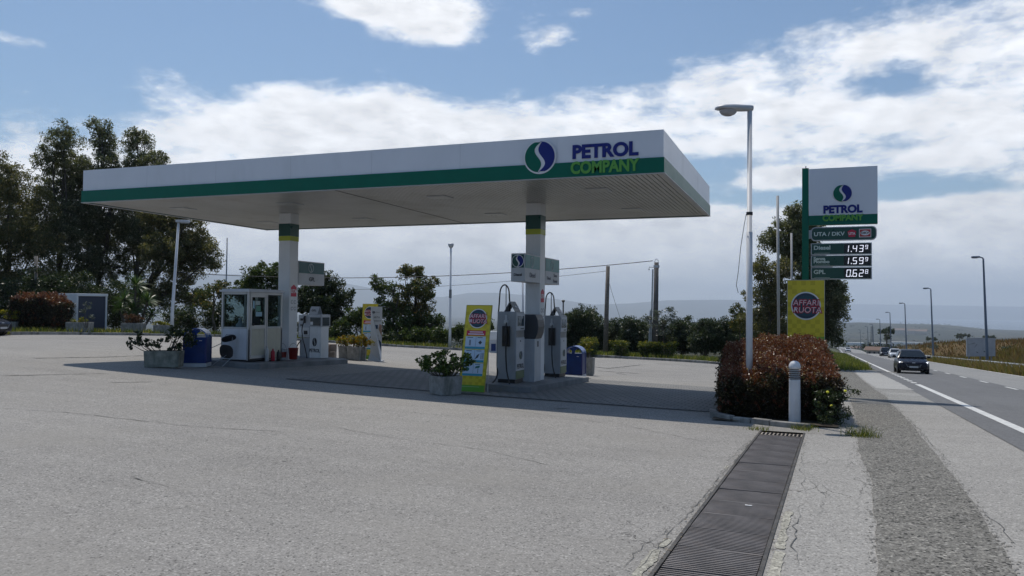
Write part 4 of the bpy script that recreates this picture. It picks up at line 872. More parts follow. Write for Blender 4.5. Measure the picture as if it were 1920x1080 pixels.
def woods(name, parent, blobs, C, tr, m, seed=0, lean=(0, 0), twigs=10, z0=0.0, fork=.35):
    """trunk with limbs to every blob and twigs to its clumps"""
    r = random.Random(seed); b = MB(); zmin = min(q[2]-q[5] for q in blobs); zmax = max(q[2] for q in blobs); cx_ = sum(q[0] for q in blobs)/len(blobs); cy_ = sum(q[1] for q in blobs)/len(blobs)
    hgt = max(zmin, fork*zmax); top = Vector((cx_*.35+lean[0], cy_*.35+lean[1], hgt))
    tp = [Vector((0, 0, -.3+z0)), Vector((top.x*.2+r.uniform(-.1, .1), top.y*.2, hgt*.35)), Vector((top.x*.6, top.y*.6+r.uniform(-.1, .1), hgt*.7)), top, Vector((cx_*.8, cy_*.8, (hgt+zmax)*.55)), Vector((cx_, cy_, zmax))]
    b.tube(tp, [tr*1.25, tr, tr*.85, tr*.72, tr*.45, tr*.12], 8)
    for q in blobs:
        c = Vector(q[:3]); f = r.uniform(.1, .8); s = tp[2]+(tp[3]-tp[2])*f if c.z < (hgt+zmax)/2 else tp[3]+(tp[4]-tp[3])*f
        k = (s+c)/2+Vector((r.uniform(-.3, .3), r.uniform(-.3, .3), -.12*(c-s).length)); b.tube([s, k, c, c+(c-k).normalized()*q[5]*.5], [tr*.42, tr*.32, tr*.18, tr*.05], 6)
        near = [Vector(p) for p in C if (Vector(p)-c).length < max(q[3:6])*1.2]; r.shuffle(near)
        for p in near[:twigs]: mdp = (c+p)/2+Vector((r.uniform(-.2, .2), r.uniform(-.2, .2), r.uniform(-.2, .1)))*.6; b.tube([c+(s-c)*r.uniform(0, .3), mdp, p], [tr*.15, tr*.09, tr*.03], 4, False)
    return b.build(name, m, parent, smooth=True)
def standH(px, Z, py=590):
    p = at_depth(px, py, Z); return float(p[0]), float(p[1]), float(H(np.array([p[0]]), np.array([p[1]]))[0])
def tree_px(name, label, px, Z, blobs, lm, ll=.15, lw=.06, cr=.38, dens=5, per=55, tr=.14, droop=.4, seed=0, group=None, bark=None, dz=.0, cat='tree', depth=.9, shell=.35, twigs=10, fork=.35, up=0.0):
    x, y, z = standH(px, Z); z += dz; t = thing(name, label, cat, (x, y, z), 0, group); r = random.Random(seed); B = []
    for (bx_, by_, rx_, ry_) in blobs:
        dzv = r.uniform(-1, 1)*depth*rx_*Z/FOC; p = at_depth(bx_, by_, Z+dzv)-np.array([x, y, z]); B.append((p[0], p[1], p[2], rx_*Z/FOC, (rx_+ry_)/2*Z/FOC, ry_*Z/FOC))
    C = clumps(B, dens, seed, shell); leaves('crown', t, C, per, cr, ll, lw, lm, droop, seed, up); woods('trunk', t, B, C, tr, bark or M_bark, seed, twigs=twigs, fork=fork)
    return t
L_euc = leafmat('eucalyptus_leaf', (.066, .078, .038), (.155, .168, .088), (.34, .33, .24), rough=.4, trans=.45, p3=.14)
L_eucb = leafmat('eucalyptus_leaf_brown', (.074, .082, .034), (.165, .160, .070), (.34, .28, .15), rough=.4, trans=.45, p3=.14)
L_dark = leafmat('dark_leaf', (.018, .034, .014), (.045, .066, .022), (.13, .15, .07), rough=.4, trans=.35, p3=.09)
L_olive = leafmat('olive_leaf', (.026, .042, .021), (.060, .084, .040), (.17, .19, .125), rough=.45, trans=.35, p3=.10)
L_silver = leafmat('silver_leaf', (.055, .070, .055), (.12, .14, .12), (.26, .28, .26), rough=.35, trans=.3, p3=.2)
L_mid = leafmat('mid_leaf', (.032, .062, .018), (.080, .115, .030), (.18, .20, .07), rough=.4, trans=.45, p3=.12)
L_tip = leafmat('bronze_leaf', (.045, .074, .024), (.112, .125, .042), (.27, .18, .06), rough=.4, trans=.45, p3=.14)
L_yel = leafmat('yellow_green_leaf', (.10, .13, .02), (.22, .22, .03), (.36, .28, .03), rough=.45, trans=.45, p3=.25)
L_orange = leafmat('orange_yellow_leaf', (.12, .14, .02), (.30, .24, .025), (.36, .17, .02), rough=.45, trans=.45, p3=.25)
L_shrub = leafmat('glossy_leaf', (.035, .070, .018), (.10, .15, .032), (.24, .32, .07), rough=.3, trans=.45, p3=.18)  # brightened lime tones put the sunlight on the leaves into their colour
L_red = leafmat('red_leaf', (.10, .036, .020), (.225, .078, .042), (.44, .34, .27), rough=.38, trans=.4, p3=.10)
L_maroon = leafmat('maroon_leaf', (.018, .030, .013), (.058, .034, .018), (.13, .12, .06), rough=.4, trans=.35, p3=.12)
L_palm = leafmat('yucca_leaf', (.03, .07, .018), (.07, .13, .03), (.20, .24, .10), rough=.35, trans=.3, p3=.15)
L_dry = leafmat('dry_red_plant', (.08, .04, .022), (.15, .075, .04), None, rough=.7, trans=.3)
GL = 'tall trees behind the left end of the forecourt'
E_ = [
 ('tall eucalyptus at the left picture edge with bronze-tinged top', 15, 50, [(20, 335, 42, 45), (60, 395, 45, 50), (-35, 380, 60, 75), (20, 430, 60, 55), (65, 470, 50, 50), (0, 520, 60, 50), (50, 560, 55, 35), (-40, 500, 60, 70)], L_eucb, 1),
 ('tall eucalyptus with rounded crown just right of the leftmost one', 108, 54, [(150, 410, 42, 42), (82, 440, 44, 42), (118, 262, 34, 30), (98, 300, 30, 28), (135, 318, 42, 36), (95, 360, 38, 34), (140, 385, 42, 40), (110, 440, 46, 40), (150, 490, 42, 42), (100, 530, 45, 40)], L_euc, 2),
 ('slender-topped eucalyptus, tallest above the canopy corner', 182, 57, [(150, 350, 30, 36), (218, 325, 30, 34), (205, 430, 52, 42), (187, 246, 23, 26), (196, 280, 26, 30), (178, 325, 36, 36), (210, 375, 44, 42), (185, 440, 42, 40), (195, 500, 45, 38), (170, 560, 42, 30)], L_euc, 3),
 ('eucalyptus with twin rounded tops rising over the canopy left end', 250, 58, [(302, 362, 36, 30), (290, 435, 50, 38), (258, 268, 28, 30), (296, 296, 20, 16), (268, 312, 40, 30), (250, 370, 50, 38), (245, 430, 45, 40), (262, 480, 44, 38), (250, 545, 48, 34)], L_euc, 4),
 ('broad spreading eucalyptus reaching to the right under the canopy end', 230, 53, [(300, 402, 44, 30), (345, 462, 50, 40), (320, 420, 44, 34), (368, 455, 36, 40), (392, 485, 22, 28), (345, 500, 42, 36), (300, 475, 40, 40), (310, 550, 44, 38), (365, 560, 32, 28), (352, 405, 26, 20)], L_eucb, 5)]
for lb, px, Z, bl, lm, sd_ in E_: tree_px('eucalyptus_tree', lb, px, Z, bl, lm, ll=.18, lw=.060, cr=.40, dens=10, per=62, tr=.20, droop=.7, seed=sd_, group=GL, shell=.40)
tree_px('dense_shrub', 'dark thicket shrub under the leftmost eucalyptus', -10, 46, [(-20, 560, 50, 45), (20, 585, 40, 35), (-50, 590, 40, 35)], L_dark, cr=.42, dens=8, per=70, tr=.06, droop=0, seed=11, cat='shrub', fork=.1)
tree_px('dense_shrub', 'dark thicket shrub behind the clipped red hedge and white kiosk', 85, 47, [(60, 540, 40, 40), (100, 560, 40, 45), (140, 545, 40, 45), (170, 580, 30, 35)], L_dark, cr=.42, dens=8, per=70, tr=.06, droop=0, seed=12, cat='shrub', fork=.1)
tree_px('dense_shrub', 'dark thicket shrub behind the spiky yucca', 215, 48, [(205, 560, 30, 40), (250, 585, 40, 35), (215, 600, 35, 25)], L_dark, cr=.42, dens=8, per=70, tr=.06, droop=0, seed=13, cat='shrub', fork=.1)
tree_px('dense_shrub', 'dark low shrub between the left lamp post and the booth', 375, 46, [(350, 600, 28, 26), (385, 600, 32, 26), (412, 590, 20, 24), (330, 595, 20, 24)], L_dark, cr=.35, dens=12, per=60, tr=.05, droop=0, seed=14, cat='shrub', fork=.1)
tree_px('small_tree', 'small open brownish tree left of the booth', 401, 45, [(375, 555, 20, 16), (400, 545, 18, 14), (424, 550, 18, 20), (388, 570, 14, 10), (415, 535, 14, 10)], L_tip, ll=.14, lw=.08, cr=.25, dens=16, per=30, tr=.07, droop=0, seed=15, cat='tree', fork=.5, twigs=16)
tree_px('round_tree', 'green tree behind the booth roof and column', 492, 55, [(470, 520, 22, 20), (505, 512, 28, 22), (525, 540, 26, 30), (480, 550, 34, 26), (455, 545, 22, 22), (500, 580, 40, 26)], L_mid, ll=.15, lw=.085, cr=.36, dens=12, per=65, tr=.12, droop=.1, seed=16, shell=.5)
tree_px('round_tree', 'dark rounded tree right of the GPL sign box', 612, 52, [(600, 535, 24, 24), (622, 530, 20, 20), (638, 560, 22, 30), (600, 575, 34, 30), (625, 595, 28, 22), (575, 560, 26, 36), (590, 610, 36, 24)], L_dark, ll=.15, lw=.085, cr=.36, dens=13, per=65, tr=.13, droop=.1, seed=17, shell=.5)
tree_px('bronze_tipped_tree', 'tree with bronze-tinted pointed top in the middle behind the yellow boards', 775, 52, [(758, 508, 14, 16), (785, 515, 20, 20), (808, 530, 14, 16), (775, 545, 32, 22), (800, 565, 22, 20), (755, 575, 30, 24), (785, 595, 34, 26)], L_tip, ll=.14, lw=.08, cr=.30, dens=15, per=45, tr=.11, droop=0, seed=18, shell=.45, twigs=14)
tree_px('mid_green_tree', 'mid green bushy tree directly left of the bronze-tinted tree', 728, 51, [(703, 530, 9, 16), (718, 545, 14, 20), (738, 545, 10, 14), (725, 575, 26, 24), (745, 605, 36, 28), (790, 615, 40, 26), (820, 608, 20, 20), (770, 630, 55, 16)], L_mid, ll=.14, lw=.08, cr=.30, dens=15, per=45, tr=.09, droop=0, seed=19, shell=.45, twigs=14)
GB = 'rounded bushes behind the rear kerb'
for i, (px, Z, bl, lb, lm) in enumerate([(672, 49, [(660, 598, 26, 18), (680, 590, 20, 14), (645, 615, 20, 18), (690, 612, 22, 18)], 'loose green bush behind the yellow-flowered planter', L_mid), (600, 50, [(590, 630, 34, 16), (625, 628, 26, 16)], 'low dark bush behind the gas pump', L_dark), (835, 49, [(830, 628, 16, 18), (850, 622, 14, 20), (866, 625, 12, 18), (815, 636, 16, 12)], 'light green bush around the middle lamp post', L_mid), (450, 48, [(440, 615, 30, 20), (480, 618, 30, 18), (520, 620, 30, 18)], 'dark bush seen behind the booth windows', L_dark), (700, 48.5, [(690, 638, 22, 10), (725, 636, 20, 12)], 'low dark bush behind the white roll-up banner', L_dark), (900, 50, [(893, 620, 18, 16), (915, 615, 14, 14)], 'green bush behind the near yellow board', L_mid)]):
    tree_px('bush', lb, px, Z, bl, lm, ll=.13, lw=.08, cr=.28, dens=18, per=50, tr=.04, droop=0, seed=30+i, cat='bush', fork=.1, shell=.5, group=GB)
ords = ['behind the pumps, tallest of the olive row', 'just right of the tallest olive', 'behind the left wooden pole', 'between the two utility poles', 'behind the thick concrete pole', 'right behind the silvery sapling', 'fourth from the right end of the olive row', 'third from the right end of the olive row', 'beside the right lamp post', 'hidden partly by the right lamp post']
OL = [(1080, [(1070, 612, 26, 24), (1092, 600, 22, 22), (1088, 628, 30, 20)]), (1110, [(1108, 600, 20, 20), (1120, 622, 20, 20)]), (1147, [(1142, 622, 18, 16), (1158, 618, 14, 16), (1150, 636, 22, 14)]), (1190, [(1182, 615, 20, 16), (1200, 618, 16, 16), (1190, 636, 24, 14)]), (1232, [(1224, 622, 18, 16), (1244, 620, 16, 16), (1234, 638, 24, 14)]), (1278, [(1272, 622, 20, 18), (1292, 616, 16, 16), (1280, 640, 24, 14)]), (1322, [(1316, 620, 18, 18), (1334, 618, 16, 18), (1324, 640, 24, 14)]), (1365, [(1358, 620, 18, 18), (1376, 622, 16, 18), (1366, 642, 24, 14)]), (1405, [(1396, 624, 18, 18), (1414, 618, 16, 18), (1406, 642, 24, 16)]), (1450, [(1440, 622, 20, 20), (1462, 620, 18, 20), (1450, 645, 28, 18)])]
for i, (px, bl) in enumerate(OL):
    bl = [(a, c_-4, d_*1.2, e_*1.15) for a, c_, d_, e_ in bl]+[(px-14, 640, 22, 18), (px+14, 642, 22, 18), (px, 654, 22, 12)]
    tree_px('olive_tree', 'dark green olive tree '+ords[i], px, 54+(i % 3)*1.5, bl, L_olive, ll=.14, lw=.055, cr=.30, dens=20, per=62, tr=.10, droop=-.2, seed=50+i, group='row of olive trees behind the kerb', fork=.2, shell=.5, twigs=6)
tree_px('silvery_sapling', 'thin silvery-leaved olive sapling in front of the thick pole', 1246, 43.5, [(1234, 592, 12, 14), (1248, 600, 14, 12), (1222, 605, 10, 10), (1212, 596, 7, 5), (1264, 595, 7, 12), (1244, 622, 16, 8), (1256, 580, 6, 6)], L_silver, ll=.13, lw=.045, cr=.20, dens=13, per=26, tr=.035, droop=0, seed=70, cat='tree', fork=.4)
GR = 'tall trees between pylon and road'
tree_px('eucalyptus_tree', 'tall dark eucalyptus behind the green pylon post', 1512, 47, [(1490, 402, 28, 20), (1470, 440, 34, 34), (1512, 430, 36, 40), (1445, 452, 20, 18), (1500, 480, 44, 34), (1530, 500, 34, 44), (1545, 545, 36, 36), (1520, 560, 44, 40), (1558, 590, 26, 38), (1528, 615, 38, 36), (1570, 560, 16, 28), (1555, 632, 24, 22)], L_euc, ll=.17, lw=.07, cr=.40, dens=13, per=70, tr=.20, droop=.5, seed=80, shell=.45, group=GR)
tree_px('olive_green_tree', 'olive-green airy tree between right lamp post and flag pole', 1440, 45, [(1422, 500, 18, 26), (1448, 520, 28, 28), (1430, 556, 34, 30), (1462, 560, 30, 32), (1450, 600, 40, 30), (1412, 600, 26, 28), (1470, 625, 34, 24), (1475, 505, 22, 24)], L_eucb, ll=.14, lw=.07, cr=.34, dens=13, per=56, tr=.12, droop=.2, seed=81, group=GR)
tree_px('bush', 'pale orange-green bush left of the right lamp post', 1388, 46, [(1385, 585, 13, 16), (1395, 605, 16, 16), (1380, 612, 12, 14)], L_tip, ll=.13, lw=.07, cr=.26, dens=16, per=46, tr=.04, droop=0, seed=82, cat='bush', fork=.2)
# clipped shrubs on the rear kerb
for i, (px, w_, h0, lb) in enumerate([(1106, 17, 634, 'yellow-topped clipped shrub behind the far litter bin'), (1163, 19, 640, 'yellow-topped clipped shrub right of the wooden pole'), (1211, 15, 642, 'yellow-topped clipped shrub left of the thick pole foot'), (1251, 21, 643, 'widest yellow-topped clipped shrub right of the thick pole foot'), (1232, 9, 644, 'narrow clipped shrub at the foot of the thick pole')]):
    Z = 43.2; x, y, z = standH(px, Z); t = thing('clipped_shrub', lb, 'shrub', (x, y, z), 0, 'clipped shrubs along the rear kerb'); s = Z/FOC; hh = at_depth(px, h0, Z)[2]-z
    r = np.random.default_rng(90+i); n_ = 110; a = r.uniform(0, 6.28, n_); q = r.random(n_); rad_ = w_*s*(.45+.55*q)*np.sqrt(r.random(n_)); C = np.stack([rad_*np.cos(a), rad_*np.sin(a), q*hh*.95], 1)
    leaves('crown', t, C, 40, .16, .07, .035, L_mid, seed=i); C2 = C[q > .72].copy(); C2[:, 2] += .06; leaves('crown_top', t, C2, 30, .14, .07, .04, L_yel, seed=i+5, up=.6)
    b = MB()
    for k in range(9): a_ = 6.28*k/9; b.tube([(0, 0, -.1), (.3*w_*s*math.cos(a_), .3*w_*s*math.sin(a_), hh*.45), (.7*w_*s*math.cos(a_), .7*w_*s*math.sin(a_), hh*.85)], [.03, .018, .008], 4, False)
    b.build('stem', M_barkpale, t)
# spiky yucca
x, y, z = standH(248, 43); t = thing('yucca', 'spiky green yucca with several heads behind a concrete planter', 'yucca', (x, y, z)); b = MB(); r = random.Random(5); V = []; F = []
heads = [(255, 535, .9), (232, 562, .8), (277, 565, .8), (250, 580, .7), (285, 590, .6), (262, 552, .7), (225, 580, .6)]
for hx_, hy_, s in heads:
    p = Vector(at_depth(hx_, hy_, 43+r.uniform(-.5, .5)))-Vector((x, y, z)); b.tube([(p.x*.2, p.y*.2, -.2), (p.x*.7, p.y*.7, p.z*.55), tuple(p)], [.09, .07, .06], 7)
    for k in range(85):
        a_ = r.uniform(0, 6.28); e_ = r.uniform(-.5, 1.35); d = Vector((math.cos(a_)*math.cos(e_), math.sin(a_)*math.cos(e_), math.sin(e_))); sd2 = d.cross(Vector((0, 0, 1))).normalized()*.022; L = s*r.uniform(.7, 1.0); i0 = len(V)
        V += [tuple(p-sd2), tuple(p+sd2), tuple(p+d*L*.6+sd2+Vector((0, 0, -.02))), tuple(p+d*L*.6-sd2), tuple(p+d*L*1.0+sd2*.1+Vector((0, 0, -.10))), tuple(p+d*L-sd2*.1+Vector((0, 0, -.10)))]; F += [(i0, i0+1, i0+2, i0+3), (i0+3, i0+2, i0+4, i0+5)]
fast('leaves', V, F, L_palm, t); b.build('trunk', M_bark, t)
# clipped hedges with red new growth
def hedge(name, label, x0, x1, y0, y1, hf, n_side, n_top, ll, rz_=0, origin=None, per=26, cr=.10):
    ox, oy = origin or ((x0+x1)/2, (y0+y1)/2); z = float(H(np.array([ox]), np.array([oy]))[0]); t = thing(name, label, 'hedge', (ox, oy, z), rz_); r = np.random.default_rng(3)
    sh_ = []
    for _ in range(150):
        u_, v_ = r.uniform(-1, 1, 2); h_ = hf(u_, v_)-.05
        for q_ in range(r.integers(2, 6)): sh_.append((u_*(x1-x0)/2+r.normal(0, .012), v_*(y1-y0)/2+r.normal(0, .012), h_+.045*q_*(ll/.05)))
    for _ in range(170):
        k_ = r.integers(0, 4); w_ = r.uniform(-1, 1); u_, v_ = [(-1, w_), (1, w_), (w_, -1), (w_, 1)][k_]; q0 = r.uniform(.25, .95)
        for q_ in range(3): sh_.append((u_*(x1-x0)/2*(1+.012*q_)+r.normal(0, .02), v_*(y1-y0)/2*(1+.012*q_)+r.normal(0, .02), q0*hf(u_, v_)+.03*q_))
    leaves('young_shoot', t, np.array(sh_), 7, .03*(ll/.05), ll, ll*.38, L_red, seed=8, up=1.2)
    a, b_ = (x1-x0)/2, (y1-y0)/2
    u = r.uniform(-1, 1, n_top); v = r.uniform(-1, 1, n_top); hz_ = np.array([hf(p, q) for p, q in zip(u, v)])
    C = np.stack([u*a*.98, v*b_*.98, hz_-r.uniform(-.06, .12, n_top)], 1); leaves('new_growth', t, C, per, cr, ll, ll*.42, L_red, seed=1, up=.7)
    k = r.integers(0, 4, n_side); w1 = r.uniform(-1, 1, n_side); jit = 1.005-np.abs(r.normal(0, .045, n_side))+(r.random(n_side) < .06)*.06; u = np.where(k == 0, -jit, np.where(k == 1, jit, w1)); v = np.where(k == 2, -jit, np.where(k == 3, jit, w1)); hz_ = np.array([hf(p, q) for p, q in zip(u, v)]); q = r.random(n_side)
    bel = 1-.10*(1-q)**2; C = np.stack([u*a*bel, v*b_*bel, .05+q*(hz_-.10)], 1); leaves('old_leaves', t, C, per, cr*1.25, ll*1.05, ll*.45, L_maroon, seed=2)
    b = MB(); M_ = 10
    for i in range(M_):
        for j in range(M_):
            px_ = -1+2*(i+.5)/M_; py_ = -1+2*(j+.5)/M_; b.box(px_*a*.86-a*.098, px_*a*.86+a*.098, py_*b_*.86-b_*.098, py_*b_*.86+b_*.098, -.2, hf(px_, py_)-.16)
    b.build('twigs', mat('hedge_dark_core', (.012, .012, .009), .95), t)  # dark box core in place of twigs, inner shade put into its colour
    return t
def hf1(u, v):
    e = max(abs(u)**6, 0); base = .98+.36*sst((v+1)/2, 0, .55); left = -.10*sst(-u, .15, .5); return float(base+left-.12*e-.06*(v < -.9)+.05*math.sin(7*u+5*v)+.04*math.sin(17*u-9*v))
hedge('clipped_hedge', 'large clipped hedge with red new growth on top, behind the white bollard', -1.66, .34, 14.72, 19.2, hf1, 2900, 2000, .050, .07, per=26)
px0, px1, Zh = 40, 116, 39.5; xa, ya, _ = standH(px0, Zh); xb, yb_, _ = standH(px1, Zh); wdt = math.hypot(xb-xa, yb_-ya)
hedge('clipped_hedge', 'clipped block hedge with rusty red top beside the white kiosk', -wdt/2, wdt/2, -.9, .9, lambda u, v: 1.78+.06*math.sin(5*u)-.15*abs(u)**6, 1100, 600, .10, math.atan2(yb_-ya, xb-xa), ((xa+xb)/2, (ya+yb_)/2), per=26, cr=.15)
# wild marguerite plant with yellow flowers at the hedge foot
t = thing('flowering_weed', 'dark leafy weed with a few yellow daisies right of the bollard', 'wild flower', (.36, 14.62, gz(.36, 14.62))); r = np.random.default_rng(8)
C = np.stack([np.clip(r.normal(0, .16, 60), -.26, .4), r.normal(0, .25, 60), r.uniform(.05, .62, 60)], 1); leaves('leaves', t, C, 30, .09, .06, .018, L_dark, seed=9, up=.4)
for dx, dy, dz_ in ((-.08, -.2, .58), (.20, -.1, .60), (-.02, -.3, .36)):
    b = MB(); b.lathe([(.005, 0), (.026, .004), (.010, .012)], (dx, dy, dz_), 10, Euler((.9, .2, 0)).to_matrix()); b.build('flower', mat('daisy_yellow', (.75, .68, .02), .6), t)
# hedge bed kerb: old worn stones
bed = [(-1.75, 15.6), (-1.62, 14.65), (-1.24, 14.22), (-.60, 13.93), (.02, 13.72)]
for i, (p, q) in enumerate(zip(bed[:-1], bed[1:])): kerb_run('kerb_stone', [p, q], ['worn kerb stone at the left bend of the hedge bed', 'short worn kerb stone left of the hedge bed front', 'worn kerb stone in the middle of the hedge bed front', 'worn kerb stone touching the coarse end grate'][i], .13, .09, .45, .012, seed=i)
slabx('hedge_bed', -1.6, .45, lambda x: 14.1, lambda x: 26, .03, M_soil, 10, 20)
# ================================================================ grass and weeds
def blades(name, P, hmin, hmax, wd, m, label, parent=None, spread=.35, seed=0, dz=0.0, stuff=True):
    r = np.random.default_rng(seed); P = np.asarray(P, float); n_ = len(P); z = H(P[:, 0], P[:, 1])+dz if parent is None else np.zeros(n_); a = r.uniform(0, 6.283, n_); h = r.uniform(hmin, hmax, n_); w = wd*r.uniform(.6, 1.4, n_)
    base = np.stack([P[:, 0], P[:, 1], z], 1); s = np.stack([np.cos(a), np.sin(a), 0*a], 1)*w[:, None]; l = r.normal(0, spread, (n_, 2))*h[:, None]; tip = base+np.stack([l[:, 0], l[:, 1], h], 1)
    o = fast(name, np.stack([base-s, base+s, tip], 1).reshape(-1, 3), np.arange(n_*3), m, parent, k=3)
    return setp(o, label, kind='stuff') if stuff else o
G_green = leafmat('grass_blade', (.07, .10, .02), (.15, .17, .035), (.32, .28, .09), rough=.6, trans=.5, p3=.2)
G_dry = leafmat('dry_blade', (.13, .095, .035), (.26, .19, .075), (.12, .13, .03), rough=.7, trans=.45, p3=.22)
G_brown = leafmat('brown_blade', (.10, .058, .026), (.20, .118, .052), (.10, .09, .03), rough=.8, trans=.4, p3=.2)
def along(pts, n_, w0, w1, seed=0, side=1):
    r = np.random.default_rng(seed); P = np.array(pts); d = np.diff(P, axis=0); L = np.hypot(d[:, 0], d[:, 1]); k = r.choice(len(L), n_, p=L/L.sum()); t_ = r.random(n_); q = P[k]+d[k]*t_[:, None]; nr_ = np.stack([-d[k][:, 1], d[k][:, 0]], 1)/L[k][:, None]*side; return q+nr_*r.uniform(w0, w1, n_)[:, None]
blades('grass', along(fine, 26000, .15, 6, 1), .10, .42, .035, G_green, 'green and yellowing grass behind the rear kerb')
rr = np.random.default_rng(4)
yv = 22+rr.random(30000)**1.5*75; offv = 6.5+rr.random(30000)**1.5*9; blades('verge_grass', np.stack([2.966+.0239*yv+offv, yv], 1), .18, .75, .045, G_dry, 'dry grass between road and guardrail')
yv = 45+rr.random(42000)**1.4*170; offv = 9+rr.random(42000)*.55*yv; blades('field_grass', np.stack([2.966+.0239*yv+offv, yv], 1), .25, .8, .07, G_brown, 'tall brown grass of the field right of the road')
yv = 47+rr.random(15000)**1.3*93; offv = -.75-rr.random(15000)*4.5; q_ = yv+np.abs(offv)*1.5+rr.normal(0, 1, 15000) > 53; yv = yv[q_]; offv = offv[q_]; blades('verge_grass', np.stack([2.966+.0239*yv+offv, yv], 1), .1, .45, .035, G_green, 'green grass along the left edge of the road beyond the pavement')
yv = 19.5+rr.random(9000)*32; offx = np.interp(yv, [19, 52], [.25, 1.1]); blades('verge_grass', np.stack([offx-rr.random(9000)*2.2, yv], 1), .08, .35, .02, G_green, 'grass under the pylon sign behind the large hedge')
# weeds in the joints
for i, (x, y, s, n_, lb) in enumerate([(.72, 13.15, .13, 240, 'green weed tuft sprouting beside the gravel strip right of the hedge'), (-.12, 13.62, .09, 160, 'small green weed at the corner of the coarse end grate'), (-.02, 13.86, .05, 90, 'weed at the foot of the bollard'), (-.78, 13.2, .10, 110, 'thin weed at the left corner of the drain end')]):
    t = thing('weed', lb, 'weed', (x, y, gz(x, y))); r = np.random.default_rng(i+60); P = r.normal(0, s, (n_, 2)); blades('weed_blades', P, .05, (.22, .13, .09, .07)[i], .005, G_green, None, t, .6, i, stuff=False)

# ================================================================ planters
def bushlet(name, t, blobs, per, cr, ll, lw, lm, seed, dens=22, stems=True, shell=.4, up=.3):
    C = clumps(blobs, dens, seed, shell); leaves(name, t, C, per, cr, ll, lw, lm, 0, seed, up)
    if stems:
        b = MB(); r = random.Random(seed)
        for q in C[::3]: b.tube([(q[0]*.25, q[1]*.25, .3), (q[0]*.7+r.uniform(-.03, .03), q[1]*.7, .3+(q[2]-.3)*.5), tuple(q)], [.012, .008, .003], 4, False)
        b.build('stems', M_bark, t)
def planter(x, y, rz_, w_, d_, h_, label, m=None, zoff=0, group=None):
    z = float(H(np.array([x]), np.array([y]))[0]) + zoff; t = thing('concrete_planter', label, 'planter', (x, y, z), rz_, group)
    b = MB(); q = .045; i0 = 0
    o = [(-w_/2+.02, -d_/2+.02), (w_/2-.02, -d_/2+.02), (w_/2-.02, d_/2-.02), (-w_/2+.02, d_/2-.02)]; T = [(-w_/2, -d_/2), (w_/2, -d_/2), (w_/2, d_/2), (-w_/2, d_/2)]; I = [(-w_/2+q, -d_/2+q), (w_/2-q, -d_/2+q), (w_/2-q, d_/2-q), (-w_/2+q, d_/2-q)]
    b.add([(*p, .02) for p in o]+[(*p, h_) for p in T]+[(*p, h_) for p in I]+[(*p, h_-.06) for p in I], [(3, 2, 1, 0)]+[(i, (i+1) % 4, 4+(i+1) % 4, 4+i) for i in range(4)]+[(4+i, 4+(i+1) % 4, 8+(i+1) % 4, 8+i) for i in range(4)]+[(8+i, 8+(i+1) % 4, 12+(i+1) % 4, 12+i) for i in range(4)])
    b.build('box', m or M_conc, t, bevel=.008); b = MB(); b.box(-w_/2+.05, w_/2-.05, -d_/2+.05, d_/2-.05, h_-.12, h_-.05); b.build('soil', M_soil, t)
    b = MB(); 
    for sx in (-1, 1): b.box(sx*w_*.3-.05, sx*w_*.3+.05, -d_/2+.05, d_/2-.05, -.03, .02)
    b.build('foot', M_conc, t); return t, z
planter(-7.12, 14.98, R_(-31), .50, .52, .40, 'square concrete planter beside the near yellow board')
def plant(x, y, z, label, rz_=0, name='potted_shrub'): return thing(name, label, 'shrub', (x, y, z), rz_)
t = plant(-7.12, 14.98, gz(-7.12, 14.98), 'bushy glossy shrub with leaves coloured lime-green as if sunlit in the near square planter', -YAW*-1)
bushlet('crown', t, [(-.28, 0, .70, .30, .25, .20), (.10, 0, .72, .34, .3, .26), (.42, .05, .74, .18, .2, .18), (-.45, 0, .60, .18, .16, .12), (.0, .0, .52, .35, .3, .14), (-.1, .1, .86, .2, .2, .12)], 24, .09, .075, .038, L_shrub, 5, dens=62)
hx_, hy_, hz2 = hit(303, 691); x2, y2 = hx_-.16, hy_+.24; planter(x2, y2, R_(27), .84, .46, .42, 'long mossy concrete planter left of the blue bin', mat('mossy_concrete', (.22, .225, .19), .9, var=.3, vs=6, bump=.5, dirt=((.06, .07, .05), .8, 7)))
t = plant(x2, y2, gz(x2, y2), 'straggly dark jade-like shrub with a low arching branch in the long mossy planter', R_(40))
bushlet('crown', t, [(-.62, 0, .78, .22, .18, .16), (-.45, 0, .66, .18, .15, .12), (-.70, 0, .60, .12, .12, .10), (-.1, 0, .58, .22, .2, .12), (.18, 0, .74, .26, .22, .22), (.48, 0, .78, .28, .24, .20), (.30, .0, .92, .22, .2, .12), (.66, 0, .62, .18, .2, .16), (.3, 0, .5, .3, .2, .1)], 20, .085, .07, .045, L_dark, 6, dens=52)
for (pa, lb, rz_, hh) in ((648, 'left one of three concrete planter blocks before the far boards', .1, .46), (666, 'middle concrete planter block under yellow-flowered shrub', -.05, .46), (676, 'concrete planter block behind the foot of the far yellow board', .05, .44)):
    x, y, z = stand(pa, 27.3 if pa != 666 else 27.0); planter(x, y, rz_+.36, .42, .42, hh, lb)
x, y, z = stand(663, 27.2); t = plant(x, y, z, 'round yellow-orange flowering shrub on the three planter blocks', YAW); bushlet('crown', t, [(-.25, 0, .68, .32, .25, .2), (.15, 0, .72, .36, .25, .24), (.5, 0, .62, .2, .2, .16)], 30, .09, .06, .035, L_orange, 7, dens=110)
x, y, z = stand(1101, 27.6); planter(x, y, .1, .5, .5, .62, 'concrete planter behind the far blue bin'); t = plant(x, y, z+.1, 'yellow-green leafy shrub in the planter behind the far blue bin', YAW); bushlet('crown', t, [(0, 0, .78, .24, .2, .22), (.05, 0, 1.0, .14, .14, .14), (-.2, 0, .95, .14, .14, .1)], 30, .09, .07, .04, L_yel, 8, dens=50)
